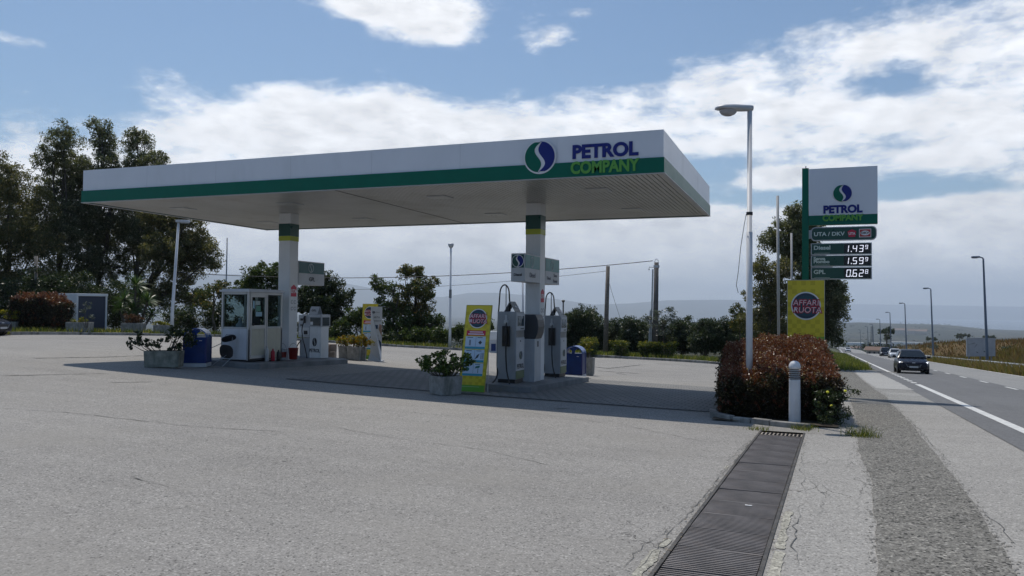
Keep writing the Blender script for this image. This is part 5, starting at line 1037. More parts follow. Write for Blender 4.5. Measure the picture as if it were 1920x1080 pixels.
for i, (px, Z, wd, hh, lb, sh, lm, lb2, top) in enumerate([(150, 38.9, 1.15, .5, 'long concrete planter in front of the white kiosk', [(0, 0, .65, .5, .2, .12)], L_yel, 'low grassy plants in the planter before the kiosk', 0), (251, 41.2, 1.1, .52, 'concrete planter in front of the yucca', [(-.1, 0, .85, .45, .3, .3), (.25, 0, .8, .3, .3, .25)], L_dry, 'dry reddish-brown bush in the planter before the yucca', 0), (307, 41.8, .9, .45, 'concrete planter at the foot of the left lamp post', [(0, 0, .58, .42, .25, .14), (-.3, 0, .6, .2, .2, .1)], L_yel, 'yellow-green leafy plant beside the left lamp post foot', 0), (24, 38.6, .6, .5, 'concrete planter left of the clipped block hedge', [(-.1, 0, .95, .55, .3, .3)], L_yel, 'yellow-leaved bush at the left picture edge', 0)]):
    x, y, z = standH(px, Z); planter(x, y, YAW, wd, .5, hh, lb, zoff=.12); t = plant(x, y, z+.05, lb2, YAW, 'planter_shrub'); bushlet('crown', t, sh, 30, .12, .10, .05, lm, 40+i, dens=34)
x, y, z = standH(163, 38.6); t = plant(x, y, z+.05, 'thin branching plant rising before the kiosk door', YAW, 'thin_plant'); bushlet('crown', t, [(0, 0, 1.45, .22, .1, .28), (-.1, 0, 1.15, .2, .1, .15), (.2, 0, .85, .18, .15, .15)], 14, .12, .11, .03, L_silver, 45, dens=34)
# ================================================================ promotion boards
def badge(t, x, z, r_, y=-.012, k=1.0):
    b = MB()
    for m_i, (rr_, yy_) in enumerate(((1.10, 0), (1.0, -.004), (.80, -.007))):
        b.mi = m_i; b.prism([(rr_*r_*math.cos(a), rr_*r_*math.sin(a)*1.0) for a in np.linspace(0, 2*math.pi, 41)[:-1]], .003, face_front(x, y+yy_, z))
    bd = b.build('badge', [M_lettw, M_navy, mat('badge_teal', (.015, .07, .10), .45)], t)
    for s, zz_, sz_ in (('AFFARI', z+.22*r_, .62*r_), ('RUOTA', z-.34*r_, .62*r_)):
        xo = x+(.10*r_ if s == 'RUOTA' else 0)
        text('badge_letters_outline', s, sz_*1.08, M_maroon, bd, (xo, y-.014, zz_), FR, .002, off=.052*r_, sx=.92, shear=.1)
        text('badge_letters', s, sz_, mat('letter_pink', (.74, .66, .70), .45), bd, (xo, y-.018, zz_), FR, .002, off=-.004*r_, sx=.98, shear=.1)
    text('badge_letters', 'A', .36*r_, M_pale, bd, (x-.78*r_, y-.016, z-.30*r_), FR, .002, off=.004)
    return bd
def board(label, x, y, rz_, tilt, w_, h_, simple=False, legs=None, zb=0):
    z = gz(x, y); t = thing('promotion_board', label, 'sign board', (x, y, z+.02)); t.rotation_euler = (tilt, 0, rz_)
    pb = MB(); pb.box(-w_/2, w_/2, 0, .02, zb, zb+h_); pb.mi = 1
    b = MB(); e_ = .012
    b.box(-w_/2-e_, w_/2+e_, -.004, .026, zb+h_, zb+h_+e_); b.box(-w_/2-e_, -w_/2, -.004, .026, zb, zb+h_); b.box(w_/2, w_/2+e_, -.004, .026, zb, zb+h_); b.build('rim', mat('board_rim', (.45, .45, .44), .5) if simple else mat('rim_yellow', (.35, .32, .04), .5), t)
    # checker pattern of slightly different yellow
    b = pb; nx_ = 8; s = w_/nx_
    for i in range(nx_):
        for j in range(int(h_*.93/s)):
            if (i+j) % 2 and random.random() < .7: b.box(-w_/2+i*s, -w_/2+(i+1)*s, -.003, -.0005, zb+h_*.07+j*s, min(zb+h_*.07+(j+1)*s, zb+h_))
    b.build('panel', [M_yellow, mat('banner_yellow_dark', (.58, .46, .02), .45)], t)
    g = .075*h_; b = MB(); b.box(-w_/2, w_/2, -.006, -.001, zb, zb+g); b.build('green_footer', M_ygreen, t)
    b = MB(); b.box(-w_*.38, w_*.3, -.009, -.0065, zb+g*.72, zb+g*.78); b.build('footer_line', mat('line_pale', (.4, .55, .3), .5), t)
    if simple: badge(t, 0, zb+h_*.58, w_*.37)
    else:
        badge(t, 0, h_*.845, w_*.335)
        b = MB(); b.box(-w_*.40, w_*.36, -.008, -.003, h_*.645, h_*.705); rs = b.build('red_strip', M_red, t)
        b = MB(); b.box(-w_*.28, w_*.25, -.010, -.0085, h_*.682, h_*.692); b.box(-w_*.33, w_*.30, -.010, -.0085, h_*.656, h_*.668); b.build('strip_lines', M_lettw, rs)
        for r2 in range(3):
            z1 = h_*(.635-.155*r2); z0 = z1-h_*.145
            b = MB(); b.box(-w_*.42, w_*.38, -.006, -.0012, z0, z1); pn = b.build('offer_panel', M_pale, t)
            b = MB(); b.box(-w_*.42, w_*.38, -.008, -.0065, z0, z0+h_*.026); b.build('price_strip', M_cyan, pn)
            b = MB(); b.box(-.004, .0, -.0085, -.0065, z0+h_*.028, z1); b.box(-w_*.34, -w_*.12, -.0085, -.0065, z1-h_*.016, z1-h_*.009); b.box(w_*.06, w_*.26, -.0085, -.0065, z1-h_*.016, z1-h_*.009)
            if r2 == 0:
                for q in (-.26, -.22): b.box(w_*q, w_*(q+.02), -.009, -.0065, z0+h_*.04, z0+h_*.105)
                b.prism([(w_*.18+.045*math.cos(a), z0+h_*.075+.045*math.sin(a)) for a in (0, 1.57, 3.14, 4.71)], .003, face_front(0, -.0065, 0))
            if r2 == 1:
                b.prism([(w_*.02, z0+h_*.035), (w_*.14, z0+h_*.055), (w_*.20, z0+h_*.10), (w_*.10, z0+h_*.085)], .003, face_front(0, -.0065, 0))
                for q in (.25, .30, .34): b.box(w_*q, w_*(q+.015), -.009, -.0065, z0+h_*.04, z0+h_*.11)
            if r2 == 2:
                b.box(w_*.18, w_*.20, -.009, -.0065, z0+h_*.035, z0+h_*.09); b.prism([(w_*.06, z0+h_*.085), (w_*.24, z0+h_*.095), (w_*.26, z0+h_*.12), (w_*.10, z0+h_*.11)], .003, face_front(0, -.0065, 0))
                b.prism([(-w_*.24+.05*math.cos(a), z0+h_*.075+.045*math.sin(a)) for a in np.linspace(0, 6.28, 15)[:-1]], .003, face_front(0, -.0065, 0))
            b.build('pictures', M_dark if r2 != 2 else mat('picture_green', (.04, .16, .12), .5), pn)
    b = MB()
    if legs == 'A':
        b.tube([(-w_*.4, .02, h_*.9), (-w_*.4, .02+.9*math.sin(-tilt)*1.9, .0-.03)], .012, 6); b.tube([(w_*.4, .02, h_*.9), (w_*.4, .02+.9*math.sin(-tilt)*1.9, -.03)], .012, 6)
    else:
        for s in (-1, 1): b.box(s*w_*.46-.025, s*w_*.46+.025, .021, .07, -.3, zb+h_)
    b.build('support', M_galv, t); return t
board('yellow promotion board with round badge and three pale offer rows, beside the near diesel pump', -6.93, 15.88, 0, -.215, .60, 1.93, legs='A')
x, y, z = stand(691, 28.0); board('yellow promotion board behind the white roll-up banner beside the planter blocks', x, y, .0, -.06, .60, 1.96, legs='A')
x, y, z = stand(706, 27.7); t = thing('roll_up_banner', 'narrow white roll-up banner with splayed foot, in front of the far yellow board', 'banner', (x, y, z), .22)
b = MB(); b.prism([(-.24, 0), (.24, 0), (.235, .1), (.20, .30), (.205, 1.9), (-.205, 1.9), (-.20, .30)], .01, lambda u, v, w: (u, -.0-w-.0+max(0, .30-v)*-.6, v)); b.build('sheet', mat('banner_white', (.58, .60, .62), .5), t)
b = MB(); b.box(-.19, .19, -.014, -.0115, .34, .66); b.prism([(-.19, .66), (.19, .66), (.10, .74), (0, .76), (-.10, .74)], .0025, face_front(0, -.0115, 0)); b.box(-.18, .06, -.014, -.0115, 1.12, 1.26); b.build('dark_area', mat('roll_navy', (.03, .06, .11), .5), t)
b = MB(); b.prism([(.08, 1.12), (.20, .85), (.20, 1.25), (.12, 1.30)], .003, face_front(0, -.0115, 0)); b.build('picture', mat('skin_tone', (.35, .22, .16), .6), t)
text('letters', 'CARTA', .10, M_letdk, t, (-.02, -.013, 1.52), FR, .001, sx=.9); text('letters', 'CARBURANTE', .07, M_letdk, t, (0, -.013, 1.40), FR, .001, sx=.8); text('letters', 'PETROL', .045, M_letdk, t, (.04, -.013, 1.70), FR, .001)
emblem('emblem', t, face_front(-.1, -.012, 1.70), .045, M_letdk, M_letdk, mat('banner_white', ()), 1.02, .002)
b = MB()
for k in range(3): b.box(-.16, .10, -.013, -.0115, .78+k*.055, .80+k*.055)
b.build('text_lines', M_grey, t)
b = MB(); b.box(-.24, .24, -.36, .22, -.01, .02); b.build('foot', M_lgrey, t)
# ================================================================ pylon price sign
ZP = 22.0
def zat(px, py, Z): return float(at_depth(px, py, Z)[2])
xp, yp, zp = stand(1511, ZP); t = thing('price_pylon', 'tall pylon price sign with green post, round emblem and digital fuel prices', 'price sign', (xp, yp, zp))
top = zat(1511, 315, ZP)-zp; SX = ZP/FOC/.9355
def uz(py, px=1580): return zat(px, py, ZP+.353*(px-1511)*SX*-1)-zp
wp = 1.72; x0p = .10
b = MB(); b.box(-.10, .075, -.09, .09, -.3, top); b.build('post', M_green, t, bevel=.006)
b = MB(); b.box(-.012, .012, -.012, .012, top, top+.07); b.build('post_tip', M_black, t)
z1, z2, z3 = uz(313), uz(402.5), uz(420.5)
b = MB(); b.box(.077, x0p+wp, -.10, .10, z2, z1); b.build('white_panel', M_fascia, t, bevel=.004)
b = MB(); b.box(.077, x0p+wp, -.102, .102, z3, z2-.001); b.build('green_panel', M_green, t)
cxp = .10+wp*.49
emblem('emblem', t, face_front(cxp, -.104, uz(362)), .235, M_green, M_blue, M_lettw, 1.04, .012)
text('company_name', 'PETROL', .285, M_blue, t, (cxp, -.108, uz(392.5)), FR, .008, off=.015, sx=.98)
text('company_name', 'COMPANY', .225, M_lime, t, (cxp, -.116, uz(408.5)), FR, .008, off=.010, sx=.93)
za, zb2 = uz(424.5), uz(450.5)
def rrect(x0, x1, z0, z1, r, left=True):
    P = []
    for cx_, cz_, a0 in ((x1-r, z0+r, -90), (x1-r, z1-r, 0), (x0+r, z1-r, 90), (x0+r, z0+r, 180)):
        for a in range(0, 91, 15): P.append((cx_+r*math.cos(R_(a0+a)), cz_+r*math.sin(R_(a0+a))))
    return P
b = MB(); b.prism(rrect(.13, x0p+wp-.02, zb2, za, .12), .12, face_front(0, .05, 0)); cb = b.build('card_panel', M_lgrey, t)
b = MB(); b.prism(rrect(.155, x0p+wp-.045, zb2+.025, za-.025, .10), .004, face_front(0, -.0705, 0)); b.build('card_panel_face', M_dgreen, cb)
b = MB(); b.box(.05, .13, -.03, .03, (za+zb2)/2-.12, (za+zb2)/2+.12); b.build('bracket', M_galv, t)
M_pl = mat('pale_green_letters', (.55, .64, .60), .45)
text('letters', 'UTA / DKV', .148, M_pl, cb, (.60, -.078, (za+zb2)/2-.01), FR, .002, off=.004, sx=1.1)
mz = (za+zb2)/2; b = MB(); b.prism([(1.10, mz-.10), (1.26, mz-.10), (1.29, mz+.05), (1.18, mz+.11), (1.07, mz+.05)], .003, face_front(0, -.0755, 0)); lg = b.build('shield_logo', M_red, cb); text('shield_letters', 'UTA', .095, M_lettw, lg, (1.18, -.081, mz-.01), FR, .001, off=.003, sx=.9)
b = MB(); b.box(1.36, 1.66, -.078, -.075, mz-.115, mz+.115); lg = b.build('card_logo', M_lettw, cb); b = MB(); b.box(1.373, 1.647, -.080, -.0785, mz-.10, mz+.10); b.build('logo_frame', mat('logo_red', (.45, .06, .06), .5), lg)
b = MB(); b.prism([(1.51+.115*math.cos(a), mz+.065*math.sin(a)) for a in np.linspace(0, 6.28, 21)[:-1]], .002, face_front(0, -.0805, 0)); b.build('logo_oval', M_lettw, lg); text('logo_letters', 'DKV', .08, M_letdk, lg, (1.51, -.084, mz), FR, .001, off=.003, sx=1.2)
SEG = {'0': 'abcdef', '1': 'bc', '2': 'abged', '3': 'abgcd', '4': 'fgbc', '5': 'afgcd', '6': 'afgedc', '8': 'abcdefg', '9': 'abfgcd'}
def digit(b, ch, x, z, w_, h_, y):
    s = w_*.17; sk = .10
    R4 = {'a': (s*.6, w_-s*.6, h_-s, h_), 'g': (s*.6, w_-s*.6, h_/2-s/2, h_/2+s/2), 'd': (s*.6, w_-s*.6, 0, s), 'f': (0, s, h_/2+s*.3, h_-s*.4), 'b': (w_-s, w_, h_/2+s*.3, h_-s*.4), 'e': (0, s, s*.4, h_/2-s*.3), 'c': (w_-s, w_, s*.4, h_/2-s*.3)}
    for g_ in SEG[ch]:
        a0, a1, c0, c1 = R4[g_]; b.prism([(x+a0+sk*c0, z+c0), (x+a1+sk*c0, z+c0), (x+a1+sk*c1, z+c1), (x+a0+sk*c1, z+c1)], .004, face_front(0, y, 0))
rows = [(455, 477, 'Diesel', '143', '9'), (478, 499.5, 'Senza\nPiombo', '159', '9'), (500.5, 523.5, 'GPL', '062', '8')]
for ya_, yb2, nm, dg, sm in rows:
    zt, zl = uz(ya_), uz(yb2); xr_ = x0p+1.58
    b = MB(); b.box(.13, xr_, -.06, .06, zl, zt-.004); rp = b.build('price_panel', M_lgrey, t, bevel=.003)
    b = MB(); b.box(.155, xr_-.025, -.064, -.0602, zl+.022, zt-.022); b.build('panel_face', M_dgreen, rp); b = MB(); b.box(.98, xr_-.03, -.067, -.0645, zl+.03, zt-.03); b.build('digit_window', mat('digit_black', (.006, .008, .012), .25), rp)
    text('fuel_name', nm, .155 if '\n' not in nm else .118, M_pl, rp, (.20, -.067, (zl+zt)/2+(.03 if '\n' not in nm else .02)), FR, .002, align='LEFT', off=.005, sx=1.12, sp=.72)
    b = MB(); b.box(.22, .62, -.067, -.0645, zl+.04, zl+.048); b.build('small_line', M_pl, rp)
    b = MB(); hh = (zt-zl)*.58; zc = zl+(zt-zl)*.20; xs_ = 1.03
    for k, ch in enumerate(dg):
        digit(b, ch, xs_+k*.160+(-.045 if ch == '1' else 0), zc, .108, hh, -.0675)
        if k == 0: b.box(xs_+.125, xs_+.145, -.0715, -.0675, zc, zc+.03)
        b.build('price_digit', M_led, rp); b = MB()
    digit(b, sm, xs_+.475, zc+hh*.42, .07, hh*.58, -.0675); b.build('price_digit', M_led, rp)
x, y, z = stand(1511, 20.6); zb_ = zat(1511, 641, 20.6)-z; t = board('yellow advertising board with round badge under the pylon prices, above the hedge', x, y, 0, 0, .90, zat(1511, 527, 20.6)-z-zb_, simple=True, zb=zb_)
# ================================================================ lamps, poles, wires
def tubeobj(name, pts, r, m, label, cat, n=10, group=None, base=None):
    b = MB(); b.tube(pts, r, n); o = b.build(name, m, smooth=True); return setp(o, label, cat, group)
def head(t, x, z, s=1.0, m=M_lgrey, d=-1):
    """cobra lamp head reaching along local x in direction d; z is its underside at the pole"""
    sec = [(.06, .055, .065, .04), (.0, .07, .075, .05), (-.12, .075, .10, .05), (-.30, .085, .13, .045), (-.46, .08, .15, .03), (-.58, .06, .12, .015), (-.64, .03, .06, .01)]
    n_ = 12; V = []; F = []
    for k, (xx, up_, wd, dn) in enumerate(sec):
        for j in range(n_):
            a = 2*math.pi*j/n_; c, s_ = math.cos(a), math.sin(a); V.append((x+d*-xx*s, wd*c*s, z+s*(.06+(up_ if s_ > 0 else dn)*s_)))
        if k: F += [((k-1)*n_+j, (k-1)*n_+(j+1) % n_, k*n_+(j+1) % n_, k*n_+j) for j in range(n_)]
    F += [tuple(range(n_)), tuple(len(V)-n_+j for j in range(n_))]; b = MB(); b.add(V, F); hd = b.build('lamp_head', m, t, smooth=True)
    V = []; F = []; prof = [(.0, 0), (.13, -.05), (.17, -.0)]
    b = MB(); nn = 14
    for k, q in enumerate(np.linspace(0, math.pi/2, 5)):
        for j in range(nn): a = 2*math.pi*j/nn; V.append((x+d*(.40*s+.17*s*math.cos(q)*math.cos(a)), .115*s*math.cos(q)*math.sin(a), z+s*(.035-.12*math.sin(q))))
        if k: F += [((k-1)*nn+j, (k-1)*nn+(j+1) % nn, k*nn+(j+1) % nn, k*nn+j) for j in range(nn)]
    b.add(V, F); b.build('glass_bowl', mat('lamp_bowl', (.38, .38, .40), .25), hd, smooth=True)
# right lamp
Zl = 14.75; x, y, z = stand(1405, Zl); t = thing('street_lamp', 'tall white lamp post rising from the large hedge, head turned left', 'street lamp', (x, y, z), math.atan2(.28, .96)); ht = zat(1402, 205, Zl)-z
b = MB(); b.tube([(0, 0, -.1), (0, 0, ht*.60), (0, 0, ht*.6+.001), (0, 0, ht)], [.062, .056, .048, .045], 14); b.build('pole', M_polewh, t, smooth=True)
head(t, 0, ht-.02, 1.0)
b = MB(); b.tube([(0, 0, ht*.655), (0, 0, ht*.655+.06)], .06, 12); b.build('strap', M_black, t)
b = MB(); b.tube([(-.06, 0, ht*.655+.02), (-.10, 0, ht*.62), (-.16, 0, ht*.55), (-.20, .02, ht*.47), (-.235, .02, ht*.425), (-.20, .02, ht*.40)], .006, 5); b.build('loose_cable', M_dark, t)
# left and middle forecourt lamps
Zl = 41.8; x, y, z = standH(323, Zl); t = thing('street_lamp', 'slim white lamp post left, its flat head just under the canopy end', 'street lamp', (x, y, z), YAW); ht = zat(331, 416, Zl)-z
b = MB(); b.tube([(0, 0, -.2), (0, 0, ht*.2), (.26*.9, 0, ht)], [.11, .085, .06], 10); b.build('pole', M_polewh, t, smooth=True)
b = MB(); b.box(-.14+.26, .80, -.13, .13, ht-.02, ht+.11); b.box(.35, .78, -.1, .1, ht-.06, ht-.02); b.build('lamp_head', M_lgrey, t, bevel=.03)
Zl = 46.8; x, y, z = standH(844, Zl); t = thing('street_lamp', 'slim white lamp post in the middle with short cup-shaped head', 'street lamp', (x, y, z), YAW); ht = zat(845, 462, Zl)-z
b = MB(); b.tube([(0, 0, -.2), (0, 0, ht*.22), (0, 0, ht)], [.11, .075, .055], 10); b.build('pole', M_polewh, t, smooth=True)
b = MB(); b.lathe([(.05, -.12), (.12, -.02), (.17, .06), (.17, .16), (.10, .20)], (0, 0, ht), 12); b.build('lamp_head', M_lgrey, t)
b = MB(); b.tube([(0, 0, ht*.50), (0, 0, ht*.50+.5)], .082, 10); b.build('dark_collar', M_steel, t)
# road lamps
gl = 'street lamps along the right side of the road'; M_bl = mat('road_lamp_grey', (.16, .20, .26), .5, .4)
pos = [(12.6+.0235*(Y-68.8), Y) for Y in (68.8, 103, 138, 172, 207, 242, 276, 345)]
lbl = ['nearest tall road lamp, in front of the white billboard', 'second road lamp from the right', 'third road lamp from the right', 'fourth road lamp from the right', 'fifth road lamp from the right', 'sixth road lamp from the right', 'seventh road lamp from the right', 'farthest road lamp near the road bend']
proto = None
for i, (x, y) in enumerate(pos):
    if proto is None:
        proto = thing('road_lamp', lbl[0], 'road lamp', (0, 0, 0), 0, gl)
        b = MB(); b.tube([(0, 0, -.8), (0, 0, 0), (-.16, 0, 8.25), (-.24, 0, 8.36), (-.5, 0, 8.40)], [.12, .12, .065, .05, .045], 8); b.build('pole', M_bl, proto, smooth=True)
        b = MB(); b.box(-1.0, -.40, -.12, .12, 8.34, 8.48); hd = b.build('lamp_head', M_bl, proto, bevel=.05); b = MB(); b.box(-.95, -.6, -.09, .09, 8.30, 8.34); b.build('lens', M_lgrey, hd); o = proto
    else: o = copy_tree(proto)
    o.location = (x, y, float(H(np.array([x]), np.array([y]))[0])); o['label'] = lbl[i]; o.rotation_euler = (0, -.012, YAW*.6)
    if y > 300:
        for c_ in list(o.children): pass
# utility poles
Zu = 46; x, y, z = standH(1135, Zu); p = at_depth(1140, 499, Zu); o = tubeobj('utility_pole', [(0, 0, -.3), (p[0]-x, p[1]-y, p[2]-z)], [.15, .11], mat('weathered_wood', (.16, .14, .12), .9, var=.3, vs=8), 'slim dark wooden utility pole left of the thick concrete pole', 'utility pole', 10); o.location = (x, y, z)
PA = Vector(at_depth(1138, 508, Zu))
Zu = 45; x, y, z = standH(1228, Zu); t = thing('utility_pole', 'thick grey concrete utility pole with loop on top and cable ducts', 'utility pole', (x, y, z)); p = Vector(at_depth(1231, 492, Zu))-Vector((x, y, z)); M_up = mat('pole_concrete', (.115, .105, .10), .9, var=.2, vs=4, bump=.3)
b = MB(); b.tube([(0, 0, -.3), tuple(p)], [.165, .125], 14); b.build('shaft', M_up, t, smooth=True)
b = MB(); b.tube([tuple(p*.945), tuple(p*.97)], .17, 14); b.build('collar', M_lgrey, t)
b = MB(); b.tube([(p.x+.10*math.cos(a), p.y, p.z+.0+.20*math.sin(a)) for a in np.linspace(0, math.pi, 9)], .018, 6); b.build('lifting_loop', M_galv, t)
b = MB(); r1 = Vector((_r[0], _r[1], 0)); 
for q, f in ((-.24, .93), (-.36, .50)): b.tube([tuple(r1*q+Vector((0, 0, -.1))), tuple(Vector((p.x, p.y, 0))*f*.8+r1*q*.8+Vector((0, 0, p.z*f)))], .045, 7)
b.build('cable_duct', M_galv, t)
b = MB(); b.tube([tuple(p*.95), tuple(p*.95-r1*.42), tuple(p*.92-r1*.42)], .02, 6); b.box(*(sum(((q-.03, q+.03) for q in (p*.925-r1*.42)), ()))); b.build('insulator_arm', M_steel, t)
PB = Vector(at_depth(1224, 489, Zu))
def wire(name, A_, B_, sag, r_, label, n_=40):
    pts = [A_.lerp(B_, s)-Vector((0, 0, sag*4*s*(1-s))) for s in np.linspace(0, 1, n_)]; return tubeobj(name, pts, r_, mat('cable_black', (.03, .03, .035), .6), label, 'cable', 5)
wire('overhead_cable', PB, Vector(at_depth(205, 500, 53)), .86, .022, 'long overhead cable from the thick concrete pole into the left trees')
wire('overhead_cable', PA, Vector(at_depth(640, 543, 60)), .25, .012, 'thin overhead cable from the wooden pole down to the left')
wire('guy_wire', Vector(at_depth(1141, 527, 46)), Vector(at_depth(1168, 612, 46.5)), .05, .010, 'thin guy wire slanting down right from the wooden pole')
def pole_px(name, label, px, y0, y1, Z, r_, m, cat='pole', pxt=None):
    x, y, z = standH(px, Z); p = at_depth(pxt or px, y0, Z); o = tubeobj(name, [(0, 0, -.3), (p[0]-x, p[1]-y, p[2]-z)], r_, m, label, cat); o.location = (x, y, z); return o
pole_px('flag_pole', 'taller white flag pole left of the pylon post', 1461, 367, 640, 23.5, .042, mat('flag_pole_grey', (.40, .40, .40), .5), pxt=1458)
pole_px('flag_pole', 'shorter white flag pole directly left of the pylon post', 1486, 437, 526, 26, .034, mat('flag_pole_grey', ()), pxt=1484)
pole_px('thin_mast', 'thin grey mast left of the booth column against the sky', 423, 446, 540, 58, .05, M_galv, pxt=426)
pole_px('thin_mast', 'thin pale mast behind the near column below its sign box', 982, 530, 640, 40, .05, M_lgrey, pxt=980)
pole_px('wooden_post', 'thin pale trunk-like post among the left trees', 68, 480, 560, 47, .09, M_barkpale)
x, y, z = stand(1056, 27.5); t = thing('vent_pipe', 'thin grey vent pipe with flat cap beside the far pump', 'vent pipe', (x, y, z)); hh = zat(1058, 567, 27.5)-z; b = MB(); b.tube([(0, 0, 0), (0, 0, hh)], .028, 8); b.build('pipe', M_steel, t); b = MB(); b.lathe([(.03, 0), (.06, .04), (.06, .07), (.02, .09)], (0, 0, hh), 10); b.build('cap', M_black, t)
# bollard light
x, y, z = stand(1490, 13.58); z = gz(x, y); t = thing('bollard_light', 'short white domed bollard light with louvres in front of the hedge', 'bollard', (x, y, z))
b = MB(); b.lathe([(.10, -.05), (.098, .0), (.092, .74), (.092, .76)], n=24); b.build('shaft', M_polewh, t, smooth=True)
b = MB()
for k in range(5): b.lathe([(.070, .765+k*.036), (.094, .768+k*.036), (.094, .778+k*.036), (.070, .790+k*.036)], n=24)
b.build('louvre', mat('louvre_grey', (.34, .34, .34), .5), t)
b = MB(); b.lathe([(.062, .76), (.062, .95)], n=16); b.build('lamp_core', M_dark, t)
b = MB(); b.lathe([(.098, .945), (.098, .985), (.088, 1.03), (.062, 1.065), (.03, 1.08), (.004, 1.083)], n=24); b.build('dome', M_polewh, t, smooth=True)
# white kiosk
Zk = 41.0; xa, ya, za_ = standH(143, Zk); t = thing('white_kiosk', 'small white flat-roofed kiosk with dark blue door on the left', 'kiosk', (xa, ya, za_+.02), R_(75)); w_ = 1.6; d_ = 1.9; hh = zat(150, 550, Zk)-za_-.02
b = MB(); b.box(0, .09, 0, d_, 0, hh-.14); b.box(w_-.09, w_, 0, d_, 0, hh-.14); b.box(.092, w_-.092, d_-.08, d_, 0, hh-.14); b.build('wall', M_white, t)
b = MB(); b.box(-.02, w_+.02, -.03, d_+.03, hh-.138, hh); b.build('roof', M_white, t, bevel=.01)
b = MB(); b.box(.092, w_-.092, .05, .09, 0, hh-.142); dr = b.build('door', mat('kiosk_door', (.035, .045, .075), .5), t)
b = MB(); b.box(-.03, -.001, .5, .58, hh-.45, hh-.38); b.build('wall_fitting', M_dark, t)
# air and water unit behind the near board
x, y, z = standH(927, 44.3); t = thing('air_water_unit', 'small white cabinet with blue lower panel and hose, seen between board and near pump', 'service cabinet', (x, y, z), YAW)
b = MB(); b.box(-.30, .26, -.2, .2, .72, 1.2); b.build('head', M_white, t, bevel=.02); b = MB(); b.box(-.26, .16, -.16, .2, 0, .718); b.build('body', M_lgrey, t); b = MB(); b.box(-.16, .10, -.166, -.161, .1, .5); b.build('blue_panel', M_bluebin, t)
b = MB(); b.tube([(.30+.10*math.cos(a), -.05, .62+.32*math.sin(a)) for a in np.linspace(0, 6.28, 20)], .03, 6, False); b.build('hose', M_rubber, t)
# billboard
x, y, z = standH(1839, 66); z0 = zat(1839, 668, 66); t = thing('billboard', 'blank scuffed white billboard standing low in the brown field', 'billboard', (x, y, z), YAW+.25); w_ = 2.85; h0 = z0-z; h1 = zat(1839, 634.5, 66)-z
b = MB(); b.box(-w_/2, w_/2, 0, .04, h0, h1); b.build('panel', mat('billboard_white', (.52, .52, .53), .6, var=.08, dirt=((.3, .29, .28), .4, 2)), t)
b = MB(); b.box(-w_/2-.03, w_/2+.03, -.02, .0, h1, h1+.04); b.box(-w_/2-.03, -w_/2, -.02, .05, h0, h1); b.box(w_/2, w_/2+.03, -.02, .05, h0, h1); b.build('rim', M_lgrey, t)
b = MB()
for s in (-1, 0, 1): b.box(s*w_*.4-.05, s*w_*.4+.05, .041, .12, -.5, h1)
b.build('post', M_steel, t)
b = MB()
for (u0, v0, u1, v1, q) in ((-1.25, .98, -.6, 1.12, .02), (-.70, .72, -.42, 1.0, .03), (.25, .42, .40, .36, .04), (-.55, .38, -.3, .28, .02)): b.prism([(u0, h0+v0), (u1, h0+v1-q), (u1+.02, h0+v1+q), (u0+.05, h0+v0+q)], .003, face_front(0, -.001, 0))
b.build('torn_mark', mat('scuff', (.06, .06, .06), .8), t)
# guardrail
b = MB(); off = 7.55; ys_ = np.arange(20, 200, 4.0); prof = [(0, .45), (-.045, .49), (-.045, .53), (0, .58), (0, .61), (-.045, .66), (-.045, .70), (0, .75), (.006, .75), (.006, .45)]
t = thing('guardrail', 'long galvanised guardrail half buried in dry grass right of the road', 'guardrail', (0, 0, 0))
V = []; F = []
for k, y in enumerate(ys_):
    x = 2.966+.0239*y+off; z = float(H(np.array([x]), np.array([y]))[0])-.16
    for u, v in prof: V.append((x+u, y, z+v))
    if k:
        n_ = len(prof); a = (k-1)*n_
        for j in range(n_): F.append((a+j, a+(j+1) % n_, a+n_+(j+1) % n_, a+n_+j))
b.add(V, F); b.build('rail_beam', M_galv, t)
for k, y in enumerate(ys_[:30]):
    x = 2.966+.0239*y+off; z = float(H(np.array([x]), np.array([y]))[0]); b = MB(); b.box(x+.008, x+.09, y+1.0, y+1.12, z-.3, z+.58); b.build('rail_post', M_steel, t)
